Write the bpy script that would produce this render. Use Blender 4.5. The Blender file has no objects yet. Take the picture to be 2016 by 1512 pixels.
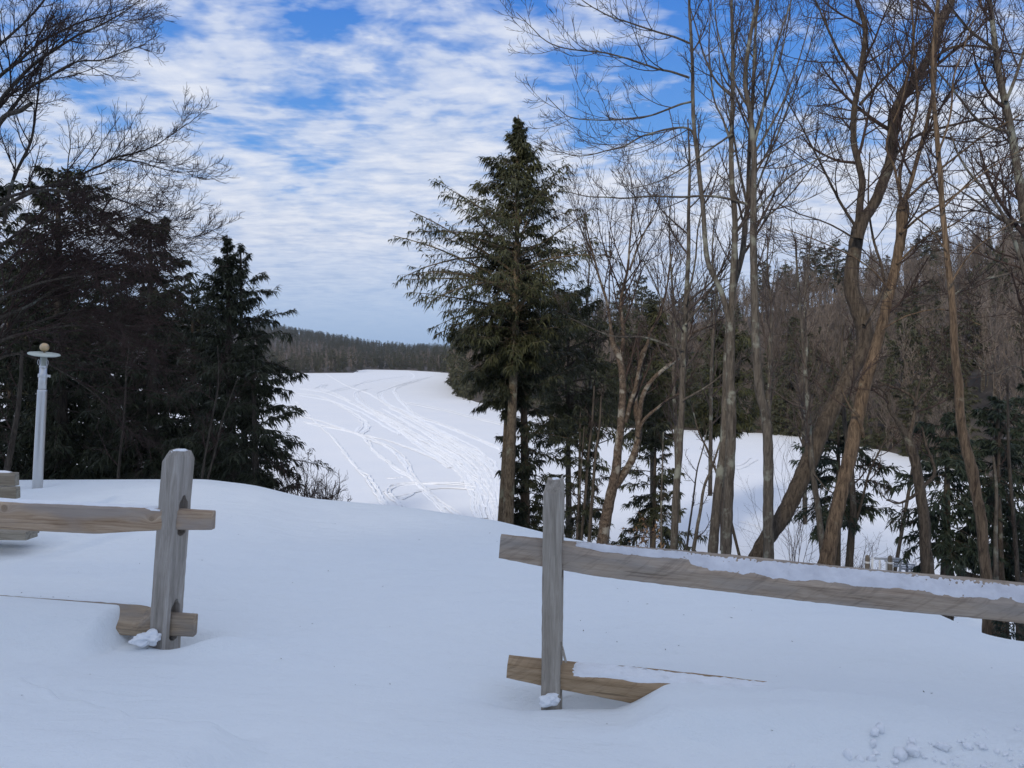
import bpy, bmesh, math, random
import numpy as np
from mathutils import Vector, Matrix

R = math.radians
SC = bpy.context.scene
COL = SC.collection
F = 1500.0                       # focal length in photo pixels
CAMZ = 1.65
HORIZON = 705.0
PITCH = math.atan((756 - HORIZON) / F)
CP, SP = math.cos(PITCH), math.sin(PITCH)
LAKE = -7.5
HAZE = 0.00011

# ------------------------------------------------------------------ pixel -> world
def ray(px, py):
    u = (px - 1008.0) / F
    v = (756.0 - py) / F
    return np.array([u, CP + v * SP, -SP + v * CP])

def P(px, py, d):
    r = ray(px, py)
    s = d / r[1]
    return np.array([r[0] * s, d, CAMZ + r[2] * s])

def on_lake(px, py, z=LAKE):
    r = ray(px, py)
    s = (z - CAMZ) / r[2]
    return np.array([r[0] * s, r[1] * s, z])

def zpix(py, d):
    return P(1008, py, d)[2]

# ------------------------------------------------------------------ object helpers
def tag(o, label=None, cat=None, group=None, kind=None):
    if label: o['label'] = label
    if cat: o['category'] = cat
    if group: o['group'] = group
    if kind: o['kind'] = kind
    return o

def empty(name, loc):
    o = bpy.data.objects.new(name, None)
    o.location = loc
    o.empty_display_size = 0.2
    COL.objects.link(o)
    return o

def link(name, me, mats, parent=None, loc=None):
    o = bpy.data.objects.new(name, me)
    for m in (mats if isinstance(mats, (list, tuple)) else [mats]):
        me.materials.append(m)
    if loc is not None: o.location = loc
    if parent is not None: o.parent = parent
    COL.objects.link(o)
    return o

class MB:
    """collects quads in numpy and makes one mesh"""
    def __init__(s):
        s.v, s.f, s.m, s.n = [], [], [], 0
    def add(s, V, Q, mat=0):
        if len(V) == 0: return
        s.v.append(np.asarray(V, np.float32)); s.f.append(np.asarray(Q, np.int64) + s.n)
        s.m.append(np.full(len(Q), mat, np.int32)); s.n += len(V)
    def mesh(s, name, smooth=True, origin=None):
        V = np.concatenate(s.v); Q = np.concatenate(s.f); M = np.concatenate(s.m)
        if origin is not None: V = V - np.asarray(origin, np.float32)
        me = bpy.data.meshes.new(name)
        me.vertices.add(len(V)); me.vertices.foreach_set('co', V.ravel())
        me.loops.add(Q.size); me.loops.foreach_set('vertex_index', Q.ravel().astype(np.int32))
        me.polygons.add(len(Q)); me.polygons.foreach_set('loop_start', np.arange(0, Q.size, 4, dtype=np.int32))
        me.polygons.foreach_set('material_index', M)
        me.polygons.foreach_set('use_smooth', np.full(len(Q), smooth))
        me.update(calc_edges=True)
        return me

def norm(a):
    return a / (np.linalg.norm(a, axis=-1, keepdims=True) + 1e-9)

def tubes(Pt, Rd, S):
    """Pt (N,K,3), Rd (N,K) -> verts, quads of N tubes with S sides"""
    N, K, _ = Pt.shape
    T = norm(np.gradient(Pt, axis=1))
    mt = norm(T.mean(axis=1))
    ref = np.where(np.abs(mt[:, 2:3]) < 0.7, np.array([[0, 0, 1.0]]), np.array([[1.0, 0, 0]]))[:, None, :]
    U = norm(np.cross(T, np.broadcast_to(ref, T.shape)))
    W = np.cross(T, U)
    a = np.arange(S) * 2 * np.pi / S
    V = Pt[:, :, None, :] + Rd[:, :, None, None] * (np.cos(a)[None, None, :, None] * U[:, :, None, :] + np.sin(a)[None, None, :, None] * W[:, :, None, :])
    i = np.arange(N)[:, None, None] * K * S; k = np.arange(K - 1)[None, :, None] * S; s = np.arange(S)[None, None, :]
    s2 = (s + 1) % S
    Q = np.stack([i + k + s, i + k + s2, i + k + S + s2, i + k + S + s], -1).reshape(-1, 4)
    return V.reshape(-1, 3), Q

def leaves(pos, d, L, W, rng, droop=0.25):
    """one narrow diamond per spray"""
    N = len(pos)
    d = norm(d)
    sd = norm(np.cross(d, rng.normal(size=(N, 3)) * [0.5, 0.5, 0.5] + [0, 0, 1.0]))
    L = L[:, None]; W = W[:, None]
    mid = pos + d * L * 0.45
    tip = pos + d * L + np.array([0, 0, -1.0]) * L * droop
    V = np.stack([pos, mid + sd * W, tip, mid - sd * W], 1).reshape(-1, 3)
    Q = np.arange(4 * N).reshape(-1, 4)
    return V, Q

def catmull(pts, n):
    pts = np.asarray(pts, float)
    p = np.vstack([2 * pts[0] - pts[1], pts, 2 * pts[-1] - pts[-2]])
    seg = np.linalg.norm(np.diff(pts, axis=0), axis=1); cum = np.concatenate([[0], np.cumsum(seg)])
    t = np.linspace(0, cum[-1], n)
    i = np.clip(np.searchsorted(cum, t, side='right') - 1, 0, len(pts) - 2)
    f = ((t - cum[i]) / seg[i])[:, None]
    a, b, c, e = p[i], p[i + 1], p[i + 2], p[i + 3]
    return 0.5 * (2 * b + (c - a) * f + (2 * a - 5 * b + 4 * c - e) * f ** 2 + (3 * b - a - 3 * c + e) * f ** 3)

def grow(Pt, Rd, n, t0, t1, L, ang, K, rng, up=0.15, wob=0.12, ratio=0.6, rmin=0.0025, fall=0.5, planar=None, Lmin=0.0, rtip=0.4):
    """n children on each of the N polylines; L is a length or an array (N,)"""
    N, K0, _ = Pt.shape
    t = t0 + (t1 - t0) * (np.arange(n)[None, :] + rng.random((N, n))) / n
    x = t * (K0 - 1); i = np.clip(x.astype(int), 0, K0 - 2); f = (x - i)[..., None]
    r_ = np.arange(N)[:, None]
    p = Pt[r_, i] * (1 - f) + Pt[r_, i + 1] * f
    rad = Rd[r_, i] * (1 - f[..., 0]) + Rd[r_, i + 1] * f[..., 0]
    T = norm(Pt[r_, i + 1] - Pt[r_, i])
    if planar is None:
        q = norm(np.cross(T, rng.normal(size=T.shape)))
    else:                                       # alternate left and right, mostly in the horizontal plane of the parent
        s = norm(np.cross(T, np.array([0, 0, 1.0]))) * np.where((np.arange(n) % 2) == 0, 1.0, -1.0)[None, :, None]
        q = norm(s + planar * rng.normal(size=T.shape))
    a = (ang + 0.22 * rng.normal(size=(N, n)))[..., None]
    d = norm(T * np.cos(a) + q * np.sin(a))
    Lp = np.broadcast_to(np.asarray(L, float).reshape(-1, 1), (N, n))
    tt = (t - t0) / max(t1 - t0, 1e-6)
    ln = np.maximum(Lp * (1 - fall * tt) * (0.55 + 0.75 * rng.random((N, n))), Lmin)
    M = N * n
    p = p.reshape(M, 3); d = d.reshape(M, 3); ln = ln.reshape(M); rad = rad.reshape(M)
    out = np.empty((M, K, 3)); out[:, 0] = p
    for k in range(1, K):
        out[:, k] = out[:, k - 1] + d * (ln / (K - 1))[:, None]
        d = norm(d + np.array([0, 0, up]) / (K - 1) * 3 + wob * rng.normal(size=d.shape))
    r0 = np.maximum(np.minimum(rad * ratio, ln * 0.02 + 0.002), rmin)
    rr = r0[:, None] * np.linspace(1, rtip, K)[None, :]
    rr = np.maximum(rr, rmin * 0.7)
    return out, rr, ln

# ------------------------------------------------------------------ node helpers
def new_mat(name):
    m = bpy.data.materials.new(name); m.use_nodes = True
    nt = m.node_tree
    return m, nt, nt.nodes['Principled BSDF']

def N(nt, t, **kw):
    n = nt.nodes.new(t)
    for k, v in kw.items():
        if k == 'op': n.operation = v
        elif k == 'ins':
            for a, b in v.items(): n.inputs[a].default_value = b
        else: setattr(n, k, v)
    return n

def ramp(nt, stops, interp='LINEAR'):
    n = nt.nodes.new('ShaderNodeValToRGB'); cr = n.color_ramp; cr.interpolation = interp
    while len(cr.elements) < len(stops): cr.elements.new(0.5)
    for e, (p, c) in zip(cr.elements, stops):
        e.position = p; e.color = (*c, 1) if len(c) == 3 else c
    return n

def noise(nt, vec, scale, detail=4, rough=0.55, dist=0.0):
    n = N(nt, 'ShaderNodeTexNoise', ins={'Scale': scale, 'Detail': detail, 'Roughness': rough, 'Distortion': dist})
    if vec is not None: nt.links.new(vec, n.inputs['Vector'])
    return n

def mapping(nt, src, scale=(1, 1, 1), rot=(0, 0, 0), loc=(0, 0, 0)):
    n = N(nt, 'ShaderNodeMapping'); n.inputs['Scale'].default_value = scale; n.inputs['Rotation'].default_value = rot; n.inputs['Location'].default_value = loc
    nt.links.new(src, n.inputs['Vector'])
    return n.outputs['Vector']

def math2(nt, op, a, b=None, clamp=False):
    n = N(nt, 'ShaderNodeMath', op=op); n.use_clamp = clamp
    for i, x in enumerate((a, b)):
        if x is None: continue
        if isinstance(x, (int, float)): n.inputs[i].default_value = x
        else: nt.links.new(x, n.inputs[i])
    return n.outputs[0]

def mixc(nt, fac, a, b, mode='MIX'):
    n = N(nt, 'ShaderNodeMix', data_type='RGBA', blend_type=mode)
    for s, x in ((n.inputs[0], fac), (n.inputs[6], a), (n.inputs[7], b)):
        if isinstance(x, (int, float)): s.default_value = x
        elif isinstance(x, tuple): s.default_value = (*x, 1)
        else: nt.links.new(x, s)
    return n.outputs[2]

def bump(nt, bs, h, strength, dist, prev=None):
    b = N(nt, 'ShaderNodeBump', ins={'Strength': strength, 'Distance': dist})
    nt.links.new(h, b.inputs['Height'])
    if prev is not None: nt.links.new(prev, b.inputs['Normal'])
    nt.links.new(b.outputs[0], bs.inputs['Normal'])
    return b.outputs[0]

def snow_mat(name, col, fine=60.0, fine_h=0.006, coarse=1.4, coarse_h=0.05, wind=None, rough=0.75, tint=(0.9, 0.93, 0.97), ripple=0.0):
    m, nt, bs = new_mat(name)
    tc = N(nt, 'ShaderNodeTexCoord').outputs['Object']
    n0 = noise(nt, tc, coarse * 0.6, 3)
    c = mixc(nt, n0.outputs[0], col, tuple(a * b for a, b in zip(col, tint)))
    nt.links.new(c, bs.inputs['Base Color'])
    bs.inputs['Roughness'].default_value = rough
    bs.inputs['Specular IOR Level'].default_value = 0.25
    v = tc if wind is None else mapping(nt, tc, wind)
    n1 = noise(nt, v, coarse, 5, 0.5); p = bump(nt, bs, n1.outputs[0], 0.6, coarse_h)
    if ripple:
        n3 = noise(nt, mapping(nt, tc, (0.6, 1.6, 1), (0, 0, R(12))), 7.0, 5, 0.62, 0.5); p = bump(nt, bs, n3.outputs[0], 0.6, ripple, p)
    n2 = noise(nt, tc, fine, 3, 0.6); bump(nt, bs, n2.outputs[0], 0.5, fine_h, p)
    return m

def bark_mat(name, dark, light, lichen=None, vscale=(11, 11, 1.7), lich_amt=0.585, h=0.02):
    m, nt, bs = new_mat(name)
    tc = N(nt, 'ShaderNodeTexCoord').outputs['Object']
    v = mapping(nt, tc, vscale)
    n1 = noise(nt, v, 2.6, 8, 0.72, 0.6)
    r1 = ramp(nt, [(0.37, dark), (0.62, light)]); nt.links.new(n1.outputs[0], r1.inputs[0])
    c = r1.outputs[0]
    if lichen:
        n2 = noise(nt, tc, 3.3, 5, 0.6); r2 = ramp(nt, [(lich_amt - 0.05, (0, 0, 0)), (lich_amt + 0.05, (1, 1, 1))]); nt.links.new(n2.outputs[0], r2.inputs[0])
        c = mixc(nt, r2.outputs[0], c, lichen)
    nt.links.new(c, bs.inputs['Base Color'])
    bs.inputs['Roughness'].default_value = 0.9
    bs.inputs['Specular IOR Level'].default_value = 0.15
    bump(nt, bs, n1.outputs[0], 0.9, h)
    return m

def leaf_mat(name, a, b, c, scale=1.1):
    m, nt, bs = new_mat(name)
    tc = N(nt, 'ShaderNodeTexCoord').outputs['Object']
    n1 = noise(nt, tc, scale, 3, 0.6); n2 = noise(nt, tc, 14, 2)
    s = math2(nt, 'ADD', math2(nt, 'MULTIPLY', n1.outputs[0], 0.6), math2(nt, 'MULTIPLY', n2.outputs[0], 0.4))
    r = ramp(nt, [(0.36, a), (0.5, b), (0.64, c)]); nt.links.new(s, r.inputs[0])
    nt.links.new(r.outputs[0], bs.inputs['Base Color'])
    bs.inputs['Roughness'].default_value = 0.6
    bs.inputs['Specular IOR Level'].default_value = 0.3
    return m

def plain_mat(name, col, rough=0.8, metal=0.0, var=0.12, scale=6):
    m, nt, bs = new_mat(name)
    tc = N(nt, 'ShaderNodeTexCoord').outputs['Object']
    n1 = noise(nt, tc, scale, 5)
    c = mixc(nt, n1.outputs[0], tuple(x * (1 - var) for x in col), tuple(min(1, x * (1 + var)) for x in col))
    nt.links.new(c, bs.inputs['Base Color'])
    bs.inputs['Roughness'].default_value = rough; bs.inputs['Metallic'].default_value = metal
    return m

def wood_mat(name, c1, c2, c3, axis='X', saw=0.0, knots=(), weather=None):
    """weathered timber: grain along an object axis, rings bending round knots, optional saw marks and grey weathering"""
    m, nt, bs = new_mat(name)
    tc = N(nt, 'ShaderNodeTexCoord').outputs['Object']
    sx = N(nt, 'ShaderNodeSeparateXYZ'); nt.links.new(tc, sx.inputs[0])
    X, Y, Z = sx.outputs
    if axis == 'Z': X, Y, Z = Z, X, Y
    across = Z; knotfac = None
    for (kx, kz, kr) in knots:
        dx = math2(nt, 'SUBTRACT', X, kx); dz = math2(nt, 'SUBTRACT', Z, kz)
        d2 = math2(nt, 'ADD', math2(nt, 'MULTIPLY', math2(nt, 'MULTIPLY', dx, dx), 0.5), math2(nt, 'MULTIPLY', dz, dz))
        g = math2(nt, 'DIVIDE', kr * kr * 2, math2(nt, 'ADD', d2, kr * kr * 0.8))
        across = math2(nt, 'ADD', across, math2(nt, 'MULTIPLY', g, 0.03))
        dd = math2(nt, 'SQRT', math2(nt, 'ADD', math2(nt, 'MULTIPLY', dx, dx), math2(nt, 'MULTIPLY', dz, dz)))
        k = math2(nt, 'SUBTRACT', 1.0, math2(nt, 'DIVIDE', dd, kr), True)
        k = math2(nt, 'MULTIPLY', k, 4.0, True)
        knotfac = k if knotfac is None else math2(nt, 'MAXIMUM', knotfac, k)
    cb = N(nt, 'ShaderNodeCombineXYZ')
    nt.links.new(math2(nt, 'MULTIPLY', X, 1.3), cb.inputs[0]); nt.links.new(math2(nt, 'MULTIPLY', Y, 16), cb.inputs[1]); nt.links.new(math2(nt, 'MULTIPLY', across, 22), cb.inputs[2])
    v = cb.outputs[0]
    n1 = noise(nt, v, 1.6, 5, 0.6, 0.9)
    fine = noise(nt, mapping(nt, v, (2.0, 4, 4)), 3.0, 3, 0.6)
    s = math2(nt, 'ADD', math2(nt, 'MULTIPLY', n1.outputs[0], 0.65), math2(nt, 'MULTIPLY', fine.outputs[0], 0.35))
    r = ramp(nt, [(0.33, c1), (0.5, c2), (0.66, c3)]); nt.links.new(s, r.inputs[0])
    c = r.outputs[0]
    if weather:
        n3 = noise(nt, mapping(nt, tc, (1.5, 6, 6) if axis == 'X' else (6, 6, 1.5)), 1.3, 3); r3 = ramp(nt, [(0.42, (0, 0, 0)), (0.6, (1, 1, 1))]); nt.links.new(n3.outputs[0], r3.inputs[0])
        c = mixc(nt, math2(nt, 'MULTIPLY', r3.outputs[0], 0.75), c, weather)
    crack = noise(nt, mapping(nt, v, (0.35, 1.4, 1.4)), 2.2, 2); rc = ramp(nt, [(0.27, (1, 1, 1)), (0.33, (0, 0, 0))]); nt.links.new(crack.outputs[0], rc.inputs[0])
    c = mixc(nt, math2(nt, 'MULTIPLY', rc.outputs[0], 0.55), c, tuple(x * 0.35 for x in c1))
    if knotfac is not None:
        c = mixc(nt, math2(nt, 'MULTIPLY', knotfac, 0.6), c, tuple(x * 0.55 for x in c2))
    h = s
    if saw > 0:
        sm = N(nt, 'ShaderNodeCombineXYZ'); nt.links.new(math2(nt, 'ADD', math2(nt, 'MULTIPLY', X, 9.0), math2(nt, 'MULTIPLY', Z, -13.0)), sm.inputs[0]); nt.links.new(math2(nt, 'MULTIPLY', Z, 3.0), sm.inputs[1])
        sn = noise(nt, sm.outputs[0], 2.6, 3, 0.7); sr = ramp(nt, [(0.52, (0, 0, 0)), (0.66, (1, 1, 1))]); nt.links.new(sn.outputs[0], sr.inputs[0]); wv = sr.outputs[0]
        c = mixc(nt, math2(nt, 'MULTIPLY', wv, saw), c, tuple(x * 0.45 for x in c1))
    nt.links.new(c, bs.inputs['Base Color'])
    bs.inputs['Roughness'].default_value = 0.85; bs.inputs['Specular IOR Level'].default_value = 0.2
    bump(nt, bs, h, 0.6, 0.006)
    return m

M_SNOW = snow_mat('snow_bank', (0.85, 0.875, 0.872), fine=90, fine_h=0.006, coarse=1.1, coarse_h=0.08, wind=(1, 0.6, 1), ripple=0.028)
M_SNOWPATCH = snow_mat('snow_patch', (0.90, 0.905, 0.91), fine=45, fine_h=0.012, coarse=9, coarse_h=0.02)
M_SNOWCRUST = snow_mat('snow_crust', (0.86, 0.87, 0.90), fine=70, fine_h=0.008, coarse=16, coarse_h=0.012, tint=(0.55, 0.55, 0.58))
M_LAKE = snow_mat('snow_lake', (0.78, 0.785, 0.79), fine=2.2, fine_h=0.03, coarse=0.22, coarse_h=0.12, wind=(0.35, 2.2, 1))
M_TRACK = snow_mat('snow_track', (0.88, 0.885, 0.89), fine=5, fine_h=0.08, coarse=1.3, coarse_h=0.12)  # packed snow; sunlit brightness of its churned faces painted in as paler colour
M_BARK_GREY = bark_mat('bark_grey', (0.040, 0.034, 0.028), (0.125, 0.107, 0.086), (0.19, 0.195, 0.16))
M_BARK_BROWN = bark_mat('bark_brown', (0.045, 0.031, 0.021), (0.18, 0.126, 0.080), (0.20, 0.175, 0.125), lich_amt=0.66)
M_BARK_FLAKY = bark_mat('bark_flaky', (0.033, 0.024, 0.018), (0.155, 0.116, 0.085), (0.26, 0.24, 0.20), vscale=(7, 7, 5), lich_amt=0.6, h=0.04)
M_BARK_DARK = bark_mat('bark_dark', (0.036, 0.030, 0.024), (0.105, 0.085, 0.065), (0.20, 0.21, 0.17), lich_amt=0.66)
M_BARK_HEML = bark_mat('bark_hemlock', (0.060, 0.043, 0.028), (0.21, 0.16, 0.105), (0.24, 0.225, 0.155), vscale=(8, 8, 2.5), lich_amt=0.6, h=0.025)
M_BARK_MID = bark_mat('bark_mid', (0.034, 0.027, 0.021), (0.115, 0.092, 0.070), (0.19, 0.185, 0.145), lich_amt=0.68, h=0.035)
M_TWIG = bark_mat('twig_brown', (0.032, 0.022, 0.019), (0.078, 0.055, 0.046))
M_TWIG_GREY = bark_mat('twig_grey', (0.038, 0.030, 0.026), (0.095, 0.077, 0.067))
M_TWIG_RED = bark_mat('twig_red', (0.034, 0.022, 0.019), (0.078, 0.050, 0.042))
M_HEML = leaf_mat('needle_hemlock', (0.020, 0.024, 0.009), (0.047, 0.051, 0.019), (0.084, 0.081, 0.035))
M_HEML_DK = leaf_mat('needle_dark', (0.015, 0.019, 0.009), (0.032, 0.037, 0.017), (0.056, 0.058, 0.028))
M_SPRUCE = leaf_mat('needle_spruce', (0.012, 0.020, 0.013), (0.024, 0.036, 0.022), (0.042, 0.055, 0.035))
M_FARCON = leaf_mat('needle_far', (0.028, 0.032, 0.017), (0.052, 0.055, 0.029), (0.085, 0.084, 0.045), scale=0.3)
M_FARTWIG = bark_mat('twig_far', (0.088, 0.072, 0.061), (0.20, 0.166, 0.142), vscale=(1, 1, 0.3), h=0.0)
M_BEECH = leaf_mat('leaf_beech', (0.10, 0.055, 0.025), (0.19, 0.11, 0.05), (0.28, 0.17, 0.085))

# ------------------------------------------------------------------ terrain near the camera
PXC = np.array([-700, 0, 200, 400, 500, 600, 800, 980, 1110, 1300, 1500, 1700, 1830, 1900, 1950, 2016, 2400], float)
YC = np.array([945, 945, 944, 943, 955, 980, 998, 1025, 1058, 1092, 1130, 1168, 1197, 1228, 1249, 1262, 1290], float)
DC = np.array([9.5, 9.3, 9.2, 9.0, 8.9, 8.7, 8.2, 7.4, 6.8, 6.2, 5.7, 5.3, 5.05, 4.9, 4.8, 4.7, 4.5], float)
_px = np.arange(-700, 2401, 10.0)
def _sm(v, k):
    g = np.exp(-np.linspace(-2, 2, 2 * k + 1) ** 2); g /= g.sum()
    return np.convolve(np.pad(v, k, mode='edge'), g, 'valid')
YC = _sm(np.interp(_px, PXC, YC), 5); DC = _sm(np.interp(_px, PXC, DC), 10)
UC = (_px - 1008) / F
ZC = np.array([zpix(a, b) for a, b in zip(YC, DC)])

def smooth(a, b, x):
    t = np.clip((x - a) / (b - a), 0, 1); return t * t * (3 - 2 * t)

def herm(t, s0, s1, z0, z1, L):
    return (2*t**3 - 3*t**2 + 1) * z0 + (t**3 - 2*t**2 + t) * s0 * L + (-2*t**3 + 3*t**2) * z1 + (t**3 - t**2) * s1 * L

def gauss(x, y, cx, cy, sx, sy, a=0.0):
    dx, dy = x - cx, y - cy
    c, s = math.cos(a), math.sin(a)
    X, Y = c * dx + s * dy, -s * dx + c * dy
    return np.exp(-(X / sx) ** 2 - (Y / sy) ** 2)

POST_L = P(324, 1270, 4.15); POST_R = P(1086, 1382, 3.6)
RAIL_L_LOW = (P(-140, 1166, 4.15), P(386, 1206, 4.15))
RAIL_R_LOW = (P(1000, 1296, 3.62), P(2080, 1415, 3.45))

def segdist(x, y, a, b):
    ax, ay = a[0], a[1]; dx, dy = b[0] - ax, b[1] - ay; L2 = dx * dx + dy * dy
    t = ((x - ax) * dx + (y - ay) * dy) / L2
    L = math.sqrt(L2)
    return ((x - ax) * -dy + (y - ay) * dx) / L, t      # signed distance (behind positive), parameter

def terrain(x, y):
    x = np.asarray(x, float); y = np.asarray(y, float)
    u = x / np.maximum(y, 3.0)
    dc = np.interp(u, UC, DC); zc = np.interp(u, UC, ZC)
    zn = np.interp(u, [-0.7, -0.45, 0.05, 0.7], [0.13, 0.09, 0.03, -0.03])
    m = -(CAMZ - zc) / dc
    y0 = 3.4
    t1 = np.clip((y - y0) / (dc - y0), 0, 1)
    za = herm(t1, 0.0, m * 0.97, zn, zc, dc - y0)
    ds = 34.0
    t2 = np.clip((y - dc) / (ds - dc), 0, 1)
    zb = herm(t2, m * 1.45, -0.12, zc, LAKE - 0.5, ds - dc)
    z = np.where(y < y0, zn, np.where(y < dc, za, zb))
    near = (1 - smooth(7, 12, y)) * smooth(-2, 1, y)
    # wind ripples and soft undulation
    z = z + near * (0.020 * np.sin(2.7 * y + 0.8 * x + 1.2 + 0.7 * np.sin(1.3 * x)) * smooth(2.6, 3.4, y) + 0.012 * np.sin(4.3 * y - 1.9 * x + 0.5 * np.sin(2.1 * x)) + 0.003 * np.sin(9.1 * x + 17.3 * y) * np.sin(5.3 * x - 6.1 * y) + 0.012 * np.sin(1.7 * x + 0.9 * y + 0.4) + 0.008 * np.sin(-0.8 * x + 2.3 * y) + 0.005 * np.sin(3.9 * x - 2.1 * y + 1.0)) * smooth(0.1, 0.9, np.abs(y - dc))
    # drift against the left lower rail
    sd, tt = segdist(x, y, *RAIL_L_LOW)
    ztop = RAIL_L_LOW[0][2] + (RAIL_L_LOW[1][2] - RAIL_L_LOW[0][2]) * np.clip(tt, 0, 1)
    along = 1 - smooth(0.685, 0.765, tt + 0.06 * np.clip(-sd, 0, 0.4) / 0.4)
    prof = np.where(sd > 0, 1 - smooth(0.0, 0.7, sd), 1 - smooth(0.02, 0.42, -sd))
    z = np.where(y < 7, np.maximum(z, z + (ztop - 0.008 - z) * prof * along), z)
    # drift burying the right lower rail
    sd, tt = segdist(x, y, *RAIL_R_LOW)
    ztop = RAIL_R_LOW[0][2] + (RAIL_R_LOW[1][2] - RAIL_R_LOW[0][2]) * np.clip(tt, 0, 1.2)
    al = smooth(0.19, 0.30, tt)
    prof = np.where(sd > 0, 1 - smooth(0.02, 0.5, sd), 1 - smooth(0.10, 0.5, -sd))
    fill = ztop - 0.060 + 0.046 * smooth(0.21, 0.33, tt) + 0.03 * smooth(0.42, 0.54, tt)
    z = np.where(y < 7, np.maximum(z, z + (fill - z) * prof * al), z)
    # wind scour round the posts
    z = z - 0.09 * gauss(x, y, POST_R[0] - 0.12, POST_R[1] + 0.05, 0.18, 0.12) - 0.08 * gauss(x, y, POST_R[0] + 0.28, POST_R[1] + 0.02, 0.26, 0.07)
    z = z - 0.09 * gauss(x, y, POST_L[0] + 0.12, POST_L[1] + 0.03, 0.17, 0.11) + 0.06 * gauss(x, y, POST_L[0] + 0.36, POST_L[1] - 0.1, 0.2, 0.08, 0.3)
    # bottom left: the shovelled rim, a step up towards the viewer
    b = np.array([P(0, 1368, 3.5)[:2], P(60, 1386, 3.42)[:2], P(150, 1438, 3.27)[:2], P(280, 1488, 3.1)[:2], P(420, 1520, 3.02)[:2]])
    rim = np.interp(x, b[:, 0], b[:, 1]) + 0.012 * np.sin(14 * x) + 0.01 * np.sin(31 * x + 1)
    inside = rim - y
    msk = (1 - smooth(-1.2, -0.9, x)) * smooth(1.5, 2.3, y)
    z = z + msk * (0.10 * smooth(-0.02, 0.10, inside) + 0.05 * smooth(0.1, 0.5, inside) - 0.03 * np.exp(-((inside + 0.02) / 0.05) ** 2))
    # bottom right: the thrown up bank
    z = z + 0.10 * gauss(x, y, 2.28, 3.02, 0.22, 0.16) + 0.05 * gauss(x, y, 1.9, 2.86, 0.3, 0.08) + 0.03 * gauss(x, y, 1.45, 2.85, 0.28, 0.07)
    z = z + 0.035 * gauss(x, y, 0.9, 3.3, 0.55, 0.06, 0.05) + 0.03 * gauss(x, y, 1.5, 3.45, 0.5, 0.04, -0.03)
    rm = gauss(x, y, 2.15, 2.95, 0.75, 0.30) + gauss(x, y, 1.5, 2.9, 0.6, 0.10)
    z = z + np.clip(rm, 0, 1) * (0.016 * np.sin(23 * x + 9 * y) * np.sin(31 * y - 7 * x + 1) + 0.012 * np.sin(47 * x - 21 * y + 2) * np.sin(53 * y + 13 * x) + 0.014 * np.sin(13 * x + 3) * np.sin(17 * y))
    # flagpole hollow
    fp = P(75, 951, 8.3)
    z = z - 0.05 * gauss(x, y, fp[0], fp[1], 0.22, 0.22)
    # unseen ridge added behind the camera, crest shaped to shade foreground and left grove
    hh = 19.0 - 4.2 * smooth(0, 1, (-13.4 - x) / 4.0) + 12.5 * smooth(0, 1, (-18.0 - x) / 3.5)
    z = z + hh * smooth(0, 1, (-3 - y) / 22) * (1 - 0.75 * smooth(0, 1, (-27 - y) / 16))
    return z

def T(x, y): return float(terrain(np.array([x]), np.array([y]))[0])

us = np.concatenate([np.linspace(-2.6, -0.76, 36)[:-1], np.linspace(-0.76, 0.76, 430), np.linspace(0.76, 2.6, 36)[1:]])
ys = np.concatenate([np.linspace(-60, 0, 40)[:-1], np.linspace(0, 2.6, 14)[:-1], np.linspace(2.6, 5.6, 110)[:-1], np.linspace(5.6, 10, 70)[:-1], np.linspace(10, 38, 60)])
UU, YY = np.meshgrid(us, ys)
XX = UU * np.maximum(YY, 3.0) * np.where(YY < 0, 1 - YY / 6, 1.0)
ZZ = terrain(XX, YY)
def grid_quads(a, b):
    i = np.arange(a - 1)[:, None] * b + np.arange(b - 1)[None, :]
    return np.stack([i, i + 1, i + 1 + b, i + b], -1).reshape(-1, 4)
mb = MB(); mb.add(np.stack([XX, YY, ZZ], -1).reshape(-1, 3), grid_quads(*XX.shape))
tag(link('ground', mb.mesh('ground'), M_SNOW), 'smooth snow covered bank in the foreground', None, None, 'structure')

# ------------------------------------------------------------------ lake
mb = MB()
lx = np.linspace(-420, 420, 43); ly = np.linspace(22, 760, 38)
LX, LY = np.meshgrid(lx, ly)
mb.add(np.stack([LX, LY, np.full_like(LX, LAKE)], -1).reshape(-1, 3), grid_quads(*LX.shape))
tag(link('lake', mb.mesh('lake'), M_LAKE), 'frozen lake under wind packed snow', None, None, 'structure')

# ------------------------------------------------------------------ hills round the lake
HP = np.array([-2500, -200, 300, 560, 700, 702, 720, 800, 890, 893, 905, 940, 985, 1060, 1130, 1300, 1450, 1540, 1700, 1800, 1900, 2016, 2300, 2900], float)
HS = np.array([736, 736, 736, 735, 734, 730, 727.5, 729, 735, 766, 781, 793, 799, 815, 840, 846, 851, 856, 880, 903, 930, 958, 1000, 1040], float)   # shoreline row
HD = np.array([on_lake(a, b)[1] for a, b in zip(HP, HS)])
HR = np.array([1400, 1400, 1400, 1400, 1400, 1400, 1400, 1400, 1400, 300, 300, 290, 280, 270, 250, 235, 220, 210, 200, 195, 185, 175, 165, 160], float)            # ridge distance
HT = np.array([600, 600, 620, 654, 677, 677.5, 681, 689, 691, 703, 700, 690, 680, 668, 655, 640, 630, 615, 585, 560, 540, 515, 480, 450], float)          # ridge row (bare ground)
HU = (HP - 1008) / F
HZ = np.array([zpix(a, b) for a, b in zip(HT, HR)])
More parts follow.
